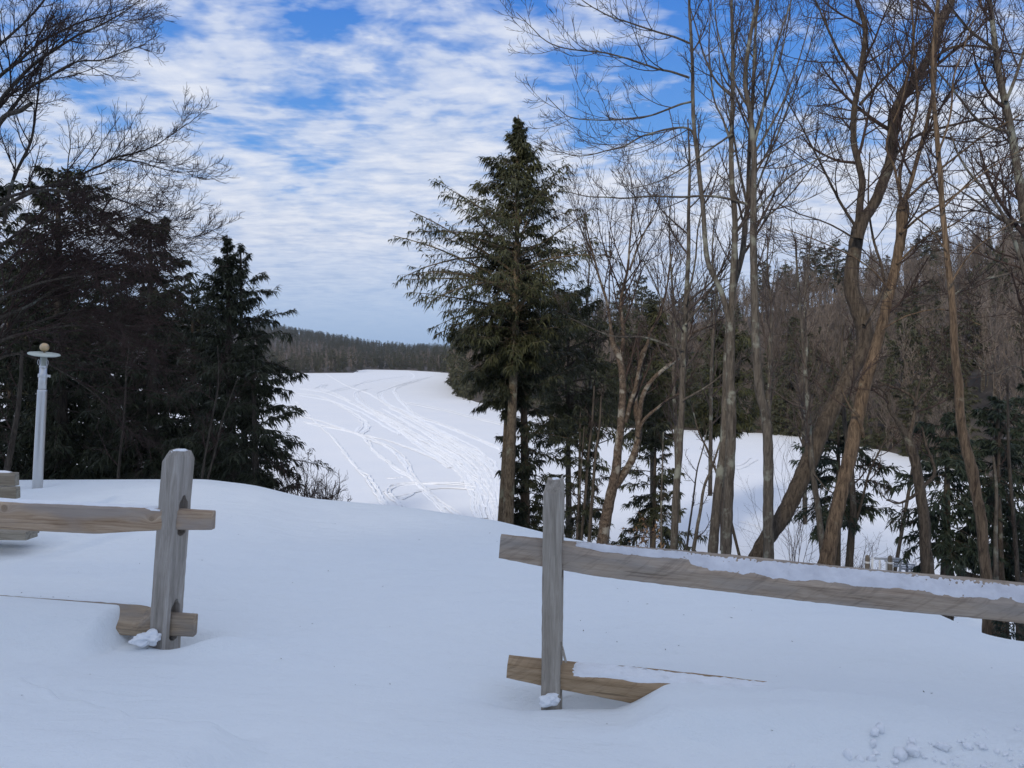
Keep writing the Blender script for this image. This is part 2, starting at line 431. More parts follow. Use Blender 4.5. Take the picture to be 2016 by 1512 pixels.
def hill(u, d):
    ds = np.interp(u, HU, HD); dr = np.maximum(np.interp(u, HU, HR), ds + 40); zr = np.interp(u, HU, HZ)
    t = np.clip((d - ds) / (dr - ds), 0, 1)
    z = LAKE - 0.15 + 0.4 * smooth(0, 2.5, d - ds) + (zr - LAKE - 0.2) * (0.35 * t + 0.65 * t * t * (3 - 2 * t))
    z = z - np.clip(d - dr, 0, 400) * 0.05
    z = z + np.clip(t * 4, 0, 1) * (0.7 * np.sin(u * 31 + d * 0.05) + 0.4 * np.sin(u * 73 - d * 0.08))
    return np.where(d < ds, LAKE - 0.4, z)
hu = np.concatenate([np.linspace(-2.2, -0.35, 50)[:-1], np.linspace(-0.35, -0.08, 60)[:-1], np.linspace(-0.08, 0.75, 150)[:-1], np.linspace(0.75, 1.3, 20)])
rows = []
for k in range(60):
    f = k / 59
    ds = np.interp(hu, HU, HD); dr = np.maximum(np.interp(hu, HU, HR), ds + 40)
    d = ds - 1.5 + (dr - ds + 1.5 + 120) * f ** 1.5
    rows.append(np.stack([hu * d, d, hill(hu, d)], -1))
HG = np.stack(rows)
m, nt, bs = new_mat('forest_floor')
tc = N(nt, 'ShaderNodeTexCoord').outputs['Object']
n1 = noise(nt, tc, 0.6, 6, 0.65); r1 = ramp(nt, [(0.3, (0.030, 0.025, 0.020)), (0.6, (0.065, 0.052, 0.042)), (0.69, (0.09, 0.075, 0.065)), (0.76, (0.5, 0.5, 0.52))])
nt.links.new(n1.outputs[0], r1.inputs[0]); nt.links.new(r1.outputs[0], bs.inputs['Base Color']); bs.inputs['Roughness'].default_value = 1.0
M_FLOOR = m
mb = MB(); mb.add(HG.reshape(-1, 3), grid_quads(HG.shape[0], HG.shape[1]))
tag(link('hills', mb.mesh('hills'), M_FLOOR), 'wooded hills rising round the frozen lake', None, None, 'structure')
# snowy strip along the far shores
SHZ = 0.0

# ------------------------------------------------------------------ snowmobile tracks on the lake
C1 = lambda pts: [(500 + a / 3.36, 600 + b / 3.36) for a, b in pts]
TR = [([(1160,470),(1050,510),(920,540),(850,590),(870,640),(990,700),(1150,790),(1330,890),(1480,1000)],0.9),
      ([(1165,472),(1130,490),(950,550),(938,600),(1010,680),(1100,750),(1220,790),(1450,880),(1640,965)],0.8),
      ([(300,555),(450,575),(600,630),(760,710),(900,790),(1100,920),(1300,1030),(1450,1150),(1560,1300),(1590,1480)],1.1),
      ([(280,585),(440,605),(600,680),(700,740),(745,800),(700,850)],0.55),
      ([(260,730),(450,770),(680,850),(900,900),(1150,990),(1300,1080)],0.5),
      ([(340,785),(680,855),(780,950),(930,1080),(1060,1170),(1180,1290),(1250,1360),(1330,1450)],0.5),
      ([(700,860),(900,950),(1000,1050),(1080,1170),(1220,1300),(1330,1370),(1430,1460)],0.6),
      ([(280,640),(400,760),(520,880),(640,1030),(760,1160),(870,1320),(930,1420)],0.35),
      ([(1060,1420),(990,1340),(900,1270),(900,1220),(1050,1190),(1300,1185),(1450,1200)],0.35),
      ([(960,1280),(1100,1230),(1300,1215),(1450,1225)],0.3),
      ([(880,1250),(920,1200),(1060,1180)],0.25),
      ([(1000,650),(1250,700),(1450,750),(1660,800)],0.45),
      ([(480,460),(600,530),(760,590),(900,680),(1100,780),(1350,920),(1500,1050),(1590,1160)],0.7),
      ([(760,560),(680,575),(670,610),(760,690),(900,770),(1100,880),(1350,1020),(1530,1200),(1580,1340),(1600,1480)],0.9),
      ([(400,545),(460,520),(440,550),(520,580),(640,640)],0.5),
      ([(500,575),(650,540),(800,500),(1000,480)],0.5),
      ([(1020,440),(1060,470),(1000,500),(700,530)],0.9),
      ([(300,600),(520,640),(660,690),(760,740),(960,860)],0.6),
      ([(660,850),(700,810),(760,800)],0.5),
      ([(880,1150),(930,1146),(980,1140)],0.12)]
rng = np.random.default_rng(5)
band_a = np.array([(700,690),(900,800),(1100,930),(1290,1060),(1400,1200),(1490,1470)], float)
band_b = np.array([(1000,690),(1150,780),(1380,900),(1560,1010),(1650,1150),(1690,1470)], float)
for k in range(44):
    f = rng.random() ** 1.0
    pl = band_a * (1 - f) + band_b * f
    a = rng.uniform(0, 2.2); pl = pl + rng.normal(0, 7, pl.shape)
    s = catmull(pl, 24); i0 = int(rng.uniform(0, 12)); i1 = i0 + int(rng.uniform(6, 22))
    TR.append(([tuple(q) for q in s[i0:i1:2]], rng.uniform(0.2, 0.42)))
for pl, w_ in list(TR[:16]):
    for q in range(2):
        dx, dy_ = rng.uniform(-22, 22), rng.uniform(-8, 8); n0 = len(pl)
        b_ = rng.normal(0, 9, n0)
        TR.append(([(px + dx + b_[i], py + dy_ + 0.35 * b_[i]) for i, (px, py) in enumerate(pl)], rng.uniform(0.15, 0.3)))
far_right = [([(1447,918),(1465,913),(1480,902)],0.12),([(1450,925),(1475,917),(1490,905)],0.10),([(1455,1028),(1480,1035),(1500,1045)],0.08)]
def track(pxpts, w, seed):
    rg = np.random.default_rng(seed)
    pts = np.array([on_lake(*q) for q in pxpts])
    L = np.linalg.norm(np.diff(pts, axis=0), axis=1).sum()
    n = int(min(500, max(24, L / 0.45)))
    c = catmull(pts, n); t = norm(np.gradient(c, axis=0)); sd = np.stack([-t[:, 1], t[:, 0], np.zeros(n)], 1)
    wob = np.convolve(rg.normal(0, 1, n + 8), np.ones(9) / 9, 'valid')[:n, None]
    c = c + sd * wob * 0.25
    offs = np.array([-1, -0.7, -0.35, 0.35, 0.7, 1.0]) * w
    hts = np.array([-0.01, 0.03, 0.004, 0.004, 0.03, -0.01]) + 0.008
    w *= 0.36; offs = offs * 0.36
    V = c[:, None, :] + sd[:, None, :] * (offs[None, :, None] * (1 + 0.12 * rg.normal(size=(n, 1, 1)))) 
    V[:, :, 2] += hts[None, :] * (0.6 + 0.8 * rg.random((n, 6)))
    V[:, 0, 2] = LAKE - 0.012; V[:, -1, 2] = LAKE - 0.012
    return V.reshape(-1, 3), grid_quads(n, 6)
mb = MB()
for k, (pl, w) in enumerate([(C1(a), w) for a, w in TR] + far_right):
    V, Q = track(pl, w, 100 + k); mb.add(V + [0, 0, 0.0006 * k], Q)
tag(link('track', mb.mesh('track'), M_TRACK), 'snowmobile tracks curving over the frozen lake', None, None, 'structure')

# ------------------------------------------------------------------ sky and light
SUN_EL, SUN_DIR = 27.0, Vector((-0.42, -0.91, 0)).normalized()     # direction towards the sun, behind the viewer
SKY_BIG = ((1.1, 0.75, 1), 40, (3.1, 1.7, 0))
w = bpy.data.worlds.new('World'); SC.world = w; w.use_nodes = True
nt = w.node_tree; bg = nt.nodes['Background']
sky = N(nt, 'ShaderNodeTexSky'); sky.sky_type = 'NISHITA'; sky.sun_disc = False
sky.sun_elevation = R(SUN_EL); sky.sun_rotation = math.atan2(SUN_DIR.x, SUN_DIR.y) % (2 * math.pi)
sky.air_density = 1.0; sky.dust_density = 0.6; sky.ozone_density = 2.5
STR = 0.1
bg.inputs['Strength'].default_value = STR
tc = N(nt, 'ShaderNodeTexCoord').outputs['Generated']
sx = N(nt, 'ShaderNodeSeparateXYZ'); nt.links.new(tc, sx.inputs[0])
zz = math2(nt, 'MAXIMUM', sx.outputs[2], 0.0)
zd = math2(nt, 'ADD', zz, 0.075)
cb = N(nt, 'ShaderNodeCombineXYZ')
nt.links.new(math2(nt, 'DIVIDE', sx.outputs[0], zd), cb.inputs[0]); nt.links.new(math2(nt, 'DIVIDE', sx.outputs[1], zd), cb.inputs[1])
uv = cb.outputs[0]
# large soft bands, then puffs warped by a slow noise so that the rows wander
warp = noise(nt, uv, 0.9, 2, 0.5)
wv_ = N(nt, 'ShaderNodeVectorMath', operation='MULTIPLY_ADD'); nt.links.new(warp.outputs[1], wv_.inputs[0]); wv_.inputs[1].default_value = (0.25, 0.25, 0); nt.links.new(uv, wv_.inputs[2])
uw = wv_.outputs[0]
big = noise(nt, mapping(nt, uv, SKY_BIG[0], (0, 0, R(SKY_BIG[1])), SKY_BIG[2]), 1.0, 3, 0.5, 0.2)
puff = noise(nt, mapping(nt, uw, (1.0, 0.8, 1), (0, 0, R(25)), (0.4, 0.9, 0)), 3.7, 4, 0.55, 0.2)
rip = noise(nt, mapping(nt, uw, (0.8, 1.25, 1), (0, 0, R(10)), (5.2, 2.2, 0)), 9.5, 4, 0.6, 0.2)
cov = ramp(nt, [(0.0, (0.34,)*3), (0.10, (0.26,)*3), (0.20, (0.135,)*3), (0.30, (0.028,)*3), (0.45, (-0.03,)*3), (0.6, (0.10,)*3), (1.0, (0.16,)*3)]); nt.links.new(zz, cov.inputs[0])
f = math2(nt, 'ADD', math2(nt, 'ADD', math2(nt, 'MULTIPLY', big.outputs[0], 0.44), math2(nt, 'MULTIPLY', puff.outputs[0], 0.50)), math2(nt, 'MULTIPLY', rip.outputs[0], 0.26))
f = math2(nt, 'ADD', f, cov.outputs[0])
mask = ramp(nt, [(0.55, (0, 0, 0)), (0.60, (0.30,)*3), (0.68, (0.8,)*3), (0.80, (1, 1, 1))]); nt.links.new(f, mask.inputs[0])
low = ramp(nt, [(0.02, (0, 0, 0)), (0.15, (1, 1, 1))]); nt.links.new(zz, low.inputs[0])
mk = math2(nt, 'MULTIPLY', mask.outputs[0], low.outputs[0])
# cloud body: bright tops, bluish grey undersides
sh = math2(nt, 'ADD', math2(nt, 'MULTIPLY', rip.outputs[0], 0.55), math2(nt, 'MULTIPLY', puff.outputs[0], 0.45))
cl = ramp(nt, [(0.38, (4.6, 5.35, 7.0)), (0.50, (5.9, 6.45, 7.7)), (0.62, (7.0, 7.35, 8.2))]); nt.links.new(sh, cl.inputs[0])
hs = N(nt, 'ShaderNodeHueSaturation', ins={'Hue': 0.5, 'Saturation': 1.25, 'Value': 1.0}); nt.links.new(sky.outputs[0], hs.inputs['Color'])
hz = ramp(nt, [(0.0, (2.7, 3.95, 6.3)), (0.10, (2.75, 4.1, 6.6)), (0.20, (1.3, 3.4, 7.4)), (0.42, (0.42, 1.95, 6.3)), (1.0, (0.4, 1.5, 4.8))]); nt.links.new(zz, hz.inputs[0])
base = mixc(nt, 0.9, hs.outputs[0], hz.outputs[0])
nt.links.new(mixc(nt, mk, base, cl.outputs[0]), bg.inputs['Color'])

sd = bpy.data.lights.new('sun', 'SUN'); sd.energy = 2.3; sd.angle = R(6); sd.color = (1.0, 0.90, 0.76)
so = bpy.data.objects.new('sun', sd); COL.objects.link(so)
v = Vector((SUN_DIR.x * math.cos(R(SUN_EL)), SUN_DIR.y * math.cos(R(SUN_EL)), math.sin(R(SUN_EL))))
so.rotation_euler = (-v).to_track_quat('-Z', 'Y').to_euler(); so.location = (0, 0, 40)

cam = bpy.data.cameras.new('camera'); co = bpy.data.objects.new('camera', cam); COL.objects.link(co)
cam.sensor_width = 36; cam.lens = 36 * F / 2016; cam.clip_end = 5000; cam.clip_start = 0.05
co.location = (0, 0, CAMZ); co.rotation_euler = (math.pi / 2 - PITCH, 0, 0)
SC.camera = co
SC.view_settings.view_transform = 'Standard'; SC.view_settings.look = 'None'; SC.view_settings.exposure = 0.2; SC.view_settings.gamma = 1.0

# ------------------------------------------------------------------ air
bm = bmesh.new(); bmesh.ops.create_cube(bm, size=1.0)
for v_ in bm.verts: v_.co = Vector((v_.co.x * 4400, v_.co.y * 1900 + 850, (v_.co.z + 0.5) * 240 - 10))
me = bpy.data.meshes.new('haze'); bm.to_mesh(me); bm.free()
m, nt, bs = new_mat('haze_air'); nt.nodes.remove(bs)
pv = nt.nodes.new('ShaderNodeVolumePrincipled'); pv.inputs['Color'].default_value = (0.80, 0.88, 1.0, 1); pv.inputs['Density'].default_value = HAZE; pv.inputs['Anisotropy'].default_value = 0.2
nt.links.new(pv.outputs[0], nt.nodes['Material Output'].inputs['Volume'])
if HAZE > 0: tag(link('haze', me, m), 'thin cold haze over the lake and hills', None, None, 'stuff')

# ------------------------------------------------------------------ fences
M_POST_L = wood_mat('post_weathered', (0.21, 0.185, 0.155), (0.345, 0.31, 0.27), (0.46, 0.42, 0.375), axis='Z')
M_POST_R = wood_mat('post_grey', (0.21, 0.18, 0.145), (0.335, 0.295, 0.245), (0.44, 0.395, 0.335), axis='Z')
M_RAIL_L = wood_mat('rail_tan', (0.24, 0.155, 0.095), (0.40, 0.29, 0.195), (0.52, 0.40, 0.29), weather=(0.33, 0.29, 0.26), knots=[(1.27, -0.035, 0.022), (1.11, -0.028, 0.010), (2.075, -0.052, 0.016)])
M_RAIL_LB = wood_mat('rail_tan_low', (0.20, 0.15, 0.105), (0.36, 0.275, 0.19), (0.50, 0.40, 0.29), weather=(0.24, 0.22, 0.20))
M_RAIL_R = wood_mat('rail_sawn', (0.22, 0.165, 0.12), (0.37, 0.295, 0.225), (0.48, 0.395, 0.31), saw=0.3, weather=(0.32, 0.285, 0.25))
M_RAIL_RB = wood_mat('rail_sawn_low', (0.24, 0.16, 0.09), (0.38, 0.27, 0.165), (0.48, 0.36, 0.24), saw=0.3)
M_BENCH = wood_mat('bench_wood', (0.15, 0.125, 0.095), (0.26, 0.23, 0.18), (0.36, 0.33, 0.27))

def frame_matrix(a, b, roll=0.0):
    """matrix whose X runs a -> b, Z is as upright as can be"""
    x = Vector(b - a).normalized(); z = Vector((0, 0, 1)); y = z.cross(x).normalized(); z = x.cross(y)
    M = Matrix((x, y, z)).transposed().to_4x4(); M.translation = Vector(a)
    return M @ Matrix.Rotation(roll, 4, 'X')

def sweep_mesh(name, stations, seed=0, jit=0.0):
    """stations: list of (x, [(y, z) ...]); closed n-gon section swept along X"""
    bm = bmesh.new(); rg = random.Random(seed); rings = []
    for x, sec in stations:
        rings.append([bm.verts.new((x + (rg.uniform(-jit, jit) if 0 < len(rings) < len(stations) - 1 else rg.uniform(-jit, jit) * 0.7), y + rg.uniform(-jit, jit), z + rg.uniform(-jit, jit))) for y, z in sec])
    n = len(rings[0])
    for a, b in zip(rings, rings[1:]):
        for i in range(n): bm.faces.new((a[i], a[(i + 1) % n], b[(i + 1) % n], b[i]))
    bm.faces.new(rings[0]); bm.faces.new(list(reversed(rings[-1])))
    bmesh.ops.recalc_face_normals(bm, faces=bm.faces)
    me = bpy.data.meshes.new(name); bm.to_mesh(me); bm.free()
    return me

def sec_round(w, h, c=0.006, topdrop=0.0, frontcut=0.0):
    """rectangle w deep, h tall with top at 0 and eased corners; frontcut lowers the front top edge"""
    return [(-w/2 + c, -frontcut), (-w/2, -frontcut - c), (-w/2, -h + c), (-w/2 + c, -h), (w/2 - c, -h), (w/2, -h + c), (w/2, -c), (w/2 - c, 0)]

def interp_sec(s0, s1, f): return [(a[0] + (b[0] - a[0]) * f, a[1] + (b[1] - a[1]) * f) for a, b in zip(s0, s1)]

def beam(name, a, b, keys, mat, parent, base, seed=1, jit=0.0012, n=60, bow=0.0):
    """keys: [(x, section)] along the length"""
    L = float(np.linalg.norm(np.array(b) - np.array(a)))
    st = []
    for k in range(n + 1):
        x = L * k / n
        for (x0, s0), (x1, s1) in zip(keys, keys[1:]):
            if x0 <= x <= x1 + 1e-6: break
        f = min(max((x - x0) / (x1 - x0), 0), 1)
        dz = -bow * math.sin(math.pi * k / n) + 0.0025 * math.sin(x * 5 + seed)
        st.append((x, [(y, z + dz) for y, z in interp_sec(s0, s1, f)]))
    me = sweep_mesh(name, st, seed, jit)
    o = link(name, me, mat, parent)
    o.matrix_basis = Matrix.Translation(-Vector(base)) @ frame_matrix(np.array(a), np.array(b))
    return o

def fence_post(base, top, yaw, w, d, chamfers, holes, mat, parent, seed, name='post'):
    """chamfers: drop of the four top corners (-x-y, +x-y, +x+y, -x+y); holes: heights of mortises through X"""
    base = np.array(base); top = np.array(top); H = float(np.linalg.norm(top - base)); ext = 0.35
    rg = random.Random(seed)
    c = 0.010
    def sec(z, k=1.0):
        b = 0.004 * math.sin(3 * z + seed) * k
        x, y = w / 2, d / 2
        return [(-x + c, -y + b, z), (x - c, -y + b, z), (x, -y + c + b, z), (x, y - c + b, z), (x - c, y + b, z), (-x + c, y + b, z), (-x, y - c + b, z), (-x, -y + c + b, z)]
    bm = bmesh.new(); rings = []
    nz = 44
    for k in range(nz + 1):
        z = -ext + (H - 0.055 + ext) * k / nz
        rings.append([bm.verts.new((x + rg.uniform(-.0012, .0012), y + rg.uniform(-.0012, .0012), zz)) for x, y, zz in sec(z)])
    # the last full ring drops at the chamfered corners, then a smaller flat top
    cf = [0, 1, 1, 2, 2, 3, 3, 0]
    for v, q in zip(rings[-1], cf): v.co.z += 0.045 - chamfers[q]
    ins = []
    for v, q in zip(rings[-1], cf):
        g = min(0.95, chamfers[q] * 12.0) if chamfers[q] > 0.012 else 0.10
        ins.append(bm.verts.new((v.co.x * (1 - 0.62 * g), v.co.y * (1 - 0.62 * g), H - 0.001 + rg.uniform(-.002, .002))))
    rings.append(ins)
    for a, b in zip(rings, rings[1:]):
        for i in range(8): bm.faces.new((a[i], a[(i + 1) % 8], b[(i + 1) % 8], b[i]))
    bm.faces.new(list(reversed(rings[0]))); bm.faces.new(rings[-1])
    bmesh.ops.recalc_face_normals(bm, faces=bm.faces)
    me = bpy.data.meshes.new(name); bm.to_mesh(me); bm.free()
    tmp = bpy.data.objects.new('tmp', me); COL.objects.link(tmp)
    cut = bmesh.new()
    for (hz, hh, hw) in holes:
        pr = []
        for k in range(20):
            a = 2 * math.pi * k / 20
            y = math.cos(a) * hw / 2 * (1 + rg.uniform(-.06, .06)); z = math.sin(a) * hw / 2
            z += (hh - hw) / 2 * (1 if z > 0 else -1)
            if z > 0 and abs(y) < hw * 0.2: z += 0.02
            pr.append((y, z + hz))
        f0 = [cut.verts.new((-w, y, z)) for y, z in pr]; f1 = [cut.verts.new((w, y, z)) for y, z in pr]
        for i in range(20): cut.faces.new((f0[i], f0[(i + 1) % 20], f1[(i + 1) % 20], f1[i]))
        cut.faces.new(list(reversed(f0))); cut.faces.new(f1)
    bmesh.ops.recalc_face_normals(cut, faces=cut.faces)
    cme = bpy.data.meshes.new('tmpc'); cut.to_mesh(cme); cut.free()
    cob = bpy.data.objects.new('tmpc', cme); COL.objects.link(cob)
    md = tmp.modifiers.new('b', 'BOOLEAN'); md.operation = 'DIFFERENCE'; md.object = cob; md.solver = 'EXACT'
    dg = bpy.context.evaluated_depsgraph_get(); dg.update()
    res = bpy.data.meshes.new_from_object(tmp.evaluated_get(dg)); res.name = name
    bpy.data.objects.remove(tmp); bpy.data.objects.remove(cob); bpy.data.meshes.remove(me); bpy.data.meshes.remove(cme)
    res.materials.clear()
    o = link(name, res, mat, parent)
    up = Vector(top - base).normalized(); x = Vector((math.cos(yaw), math.sin(yaw), 0)); y = up.cross(x).normalized(); x = y.cross(up)
    Mx = Matrix((x, y, up)).transposed().to_4x4()
    o.matrix_basis = Mx
    return o

# left fence: leaning post with two mortises and the two rails that end in it
bL = POST_L
EL = empty('split_rail_fence', bL)
tag(EL, 'weathered fence end with leaning post and tan knotty rails, left of the gap', 'fence', 'split rail fence ends')
tL = P(353, 886, 4.13)
fence_post(bL, tL, R(-20), 0.115, 0.132, (0.055, 0.01, 0.03, 0.02), [(0.725, 0.205, 0.062), (0.145, 0.215, 0.066)], M_POST_L, EL, 3)
wide = sec_round(0.095, 0.150, 0.012); ten = sec_round(0.052, 0.098, 0.008)
a, b = P(-420, 962, 4.19), P(421, 1006, 4.10)
L = np.linalg.norm(b - a)
beam('rail', a, b, [(0, wide), (L - 0.62, wide), (L - 0.22, sec_round(0.062, 0.112, .008)), (L, ten)], M_RAIL_L, EL, bL, 4)
a, b = P(-420, 1148, 4.16), P(386, 1210, 4.14)
L = np.linalg.norm(b - a)
lw = [(-.045, -.088), (-.050, -.096), (-.046, -.126), (-.040, -.131), (.074, -.122), (.080, -.112), (.080, -.006), (.073, 0)]
beam('rail', a, b, [(0, lw), (L - 0.31, lw), (L - 0.22, sec_round(0.058, 0.122, .008)), (L, sec_round(0.055, 0.116, .008))], M_RAIL_LB, EL, bL, 5)

# right fence
bR = POST_R
ER = empty('split_rail_fence', bR)
tag(ER, 'upright grey fence post with snow topped sawn rails running off to the right', 'fence', 'split rail fence ends')
tR = P(1091, 943, 3.6)
fence_post(bR, tR, R(-10), 0.090, 0.125, (0.050, 0.045, 0.02, 0.03), [(0.70, 0.20, 0.06), (0.14, 0.21, 0.06)], M_POST_R, ER, 8)
a, b = P(986, 1054, 3.62), P(2330, 1183, 3.44)
L = np.linalg.norm(b - a)
def sec_r(fc, h, w=0.05):
    return [(-w, -fc), (-w - 0.006, -fc - 0.008), (-w - 0.004, -h + 0.006), (-w + 0.004, -h), (w - 0.006, -h + 0.006), (w, -h + 0.014), (w - 0.001, -0.006), (w - 0.007, 0.0)]
RAILR = (a, b, L)
beam('rail', a, b, [(0, sec_r(0.004, 0.104, 0.030)), (0.19, sec_r(0.006, 0.119, 0.033)), (0.48, sec_r(0.046, 0.138, 0.045)), (0.86, sec_r(0.066, 0.150, 0.052)), (1.3, sec_r(0.076, 0.156, 0.056)), (L, sec_r(0.082, 0.166, 0.058))], M_RAIL_R, ER, bR, 9, n=110)
a2, b2 = P(1001, 1294, 3.63), P(2080, 1412, 3.45)
L2 = np.linalg.norm(b2 - a2)
RAILRB = (a2, b2, L2)
beam('rail', a2, b2, [(0, sec_r(0.012, 0.085, 0.040)), (0.25, sec_r(0.026, 0.108, 0.045)), (0.62, sec_r(0.046, 0.136, 0.055)), (L2, sec_r(0.052, 0.150, 0.06))], M_RAIL_RB, ER, bR, 10)
# the posts at the far ends of both rails, just out of the picture
q = P(2290, 1180, 3.44); q2 = np.array([q[0], q[1], T(q[0], q[1]) - 0.1])
fence_post(q2, q2 + np.array([0.02, 0, 1.15]), R(-6), 0.090, 0.125, (0.05, 0.045, 0.02, 0.03), [], M_POST_R, ER, 14).location = Vector(q2 - bR)
q = P(-395, 990, 4.19); q2 = np.array([q[0], q[1], T(q[0], q[1]) - 0.1])
fence_post(q2, q2 + np.array([0.0, 0, 1.15]), R(-12), 0.115, 0.132, (0.05, 0.03, 0.03, 0.03), [], M_POST_L, EL, 15).location = Vector(q2 - bL)
# splinter hanging beside the right post's lower mortise
o = beam('splinter', P(1106, 1262, 3.55), P(1116, 1304, 3.53), [(0, sec_round(0.004, 0.006, .001)), (0.05, sec_round(0.010, 0.012, .002)), (0.12, sec_round(0.006, 0.01, .001))], M_POST_R, ER, bR, 12, n=6, jit=0.0)

def along(seg, x, y, z):
    M = frame_matrix(np.array(seg[0]), np.array(seg[1])); return np.array(M @ Vector((x, y, z)))

def snow_strip(name, seg, x0, x1, secf, label, cat, mat, seed, n=160, m=12, amp=0.006, group=None):
    """lumpy snow lying along a rail: secf(x) -> (y_back, z_back, y_front, z_front, thickness)"""
    rg = np.random.default_rng(seed)
    xs = np.linspace(x0, x1, n)
    e = np.convolve(rg.normal(size=n + 40), np.hanning(13) / 4, 'same')[20:-20] * 0.6; e2 = np.convolve(rg.normal(size=n + 40), np.hanning(35) / 8, 'same')[20:-20] * 0.6
    V = np.zeros((n, m, 3))
    for i, x in enumerate(xs):
        yb, zb, yf, zf, th = secf(x)
        ends = min(1, (x - x0) / 0.05, (x1 - x) / 0.05); ends = math.sqrt(max(ends, 0.0))
        yf = yf + (yb - yf) * max(0, min(0.9, 0.16 * e[i] + 0.25 * e2[i] + 0.06)); zf2 = zb + (zf - zb) * ((yf - yb) / (secf(x)[2] - yb))
        for j in range(m):
            f = j / (m - 1)
            if j == 0 or j == m - 1: h = -0.006
            else: h = th * ends * (math.sin(math.pi * min(max(f, .02), .98)) ** 0.45) * (1 + 0.35 * e[(i + j * 9) % n]) + amp * rg.normal() * 0.35
            V[i, j] = (x, yb + (yf - yb) * f, zb + (zf2 - zb) * f + h)
    Mx = frame_matrix(np.array(seg[0]), np.array(seg[1]))
    A = np.array(Mx)[:3, :3]; t = np.array(Mx)[:3, 3]
    W = V.reshape(-1, 3) @ A.T + t
    mb = MB(); mb.add(W, grid_quads(n, m)[:, ::-1])
    c = W.mean(0)
    return tag(link(name, mb.mesh(name, origin=c), mat, loc=c), label, cat, group)

segR = (RAILR[0], RAILR[1])
def rs(x):
    fc = np.interp(x, [0.19, 0.48, 0.86, 1.3, 3], [0.006, 0.046, 0.066, 0.076, 0.082]); w_ = np.interp(x, [0.19, 0.48, 0.86, 1.3, 3], [0.033, 0.045, 0.052, 0.056, 0.058])
    g = 0.72 if x < 0.9 else 1.0
    g *= 0.93 + 0.07 * math.sin(5.1 * x + 1) * math.sin(11.3 * x)
    return (w_ - 0.012, -0.004 - fc * 0.05, w_ - (2 * w_) * g - 0.001, -fc * g - 0.001, 0.010)
snow_strip('snow_cover', segR, 0.36, RAILR[2] - 0.02, rs, 'crusty strip of snow along the top of the upper right rail', 'snow', M_SNOWCRUST, 21, n=300, group='snow on the fences')
segRB = (RAILRB[0], RAILRB[1])
snow_strip('snow_cover', segRB, 0.31, 1.5, lambda x: (0.046, -0.005, -0.050 - 0.01 * min(1, x), -0.03 - 0.02 * min(1, x), 0.016), 'thin snow on the half buried lower right rail', 'snow', M_SNOWPATCH, 22, n=70, group='snow on the fences')
segL = (P(-420, 962, 4.19), P(421, 1006, 4.10))
snow_strip('snow_cover', segL, 0.0, 2.12, lambda x: (0.040, -0.002, -0.038, -0.002, 0.009), 'thin line of snow on the upper left rail', 'snow', M_SNOWPATCH, 23, n=90, amp=0.002, group='snow on the fences')

def lump(name, c, r, label, cat, mat, seed, sub=3, group=None, rough=0.18):
    bm = bmesh.new(); bmesh.ops.create_icosphere(bm, subdivisions=sub, radius=1.0); rg = random.Random(seed)
    ph = [rg.uniform(0, 6) for _ in range(6)]
    for v in bm.verts:
        p = v.co
        k = 1 + rough * (math.sin(3.1 * p.x + ph[0]) * math.sin(2.7 * p.y + ph[1]) + 0.6 * math.sin(5.3 * p.z + ph[2]) * math.sin(4.9 * p.x + ph[3]) + 0.5 * math.sin(9 * p.y + ph[4]) * math.sin(8 * p.z + ph[5]))
        v.co = Vector((p.x * r[0], p.y * r[1], p.z * r[2])) * k
    for f in bm.faces: f.smooth = True
    me = bpy.data.meshes.new(name); bm.to_mesh(me); bm.free()
    return tag(link(name, me, mat, loc=c), label, cat, group)
lump('snow_dab', tL + np.array([0.0, 0, -0.003]), (0.036, 0.045, 0.009), 'small cap of snow on the leaning left post', 'snow', M_SNOWPATCH, 31, group='snow on the fences')
lump('snow_dab', tR + np.array([0.004, 0.01, -0.004]), (0.024, 0.040, 0.008), 'thin cap of snow on the upright right post', 'snow', M_SNOWPATCH, 32, group='snow on the fences')
lump('snow_clump', P(290, 1256, 4.04) , (0.062, 0.05, 0.036), 'white lump of snow against the foot of the leaning post', 'snow', M_SNOWPATCH, 33, 4, rough=0.38, group='snow on the fences')
lump('snow_clump', P(1081, 1378, 3.53), (0.044, 0.03, 0.026), 'lump of snow at the foot of the upright post', 'snow', M_SNOWPATCH, 34, 4, rough=0.38, group='snow on the fences')

# crumbled snow thrown up at the lower right corner
rg = random.Random(77); bmc = bmesh.new()
def chunk(cx, cy, r, dz=0.3):
    geom = bmesh.ops.create_icosphere(bmc, subdivisions=2, radius=1.0)['verts']
    ph = [rg.uniform(0, 6) for _ in range(4)]; sx_, sy_, sz_ = (rg.uniform(.7, 1.4) for _ in range(3))
    M = Matrix.Rotation(rg.uniform(0, 6), 3, 'Z') @ Matrix.Rotation(rg.uniform(-.6, .6), 3, 'X')
    z = T(cx, cy)
    for v in geom:
        p = v.co.copy(); k = 1 + .22 * math.sin(3 * p.x + ph[0]) * math.sin(3.5 * p.y + ph[1]) + .16 * math.sin(6 * p.z + ph[2]) + rg.uniform(-.16, .16)
        v.co = M @ (Vector((p.x * sx_, p.y * sy_, p.z * sz_)) * r * k) + Vector((cx, cy, z + r * dz))
for k in range(120):
    f = rg.random(); px = 1500 + 540 * f ** 0.8; py = 1512 - (18 + 62 * f) * rg.random() ** 1.6 + 6
    d = (CAMZ - 0.02) / ((py - HORIZON) / F); q = P(px, py, d)
    chunk(q[0], q[1], rg.choice([.004, .005, .006, .008, .010, .014]), 0.05)
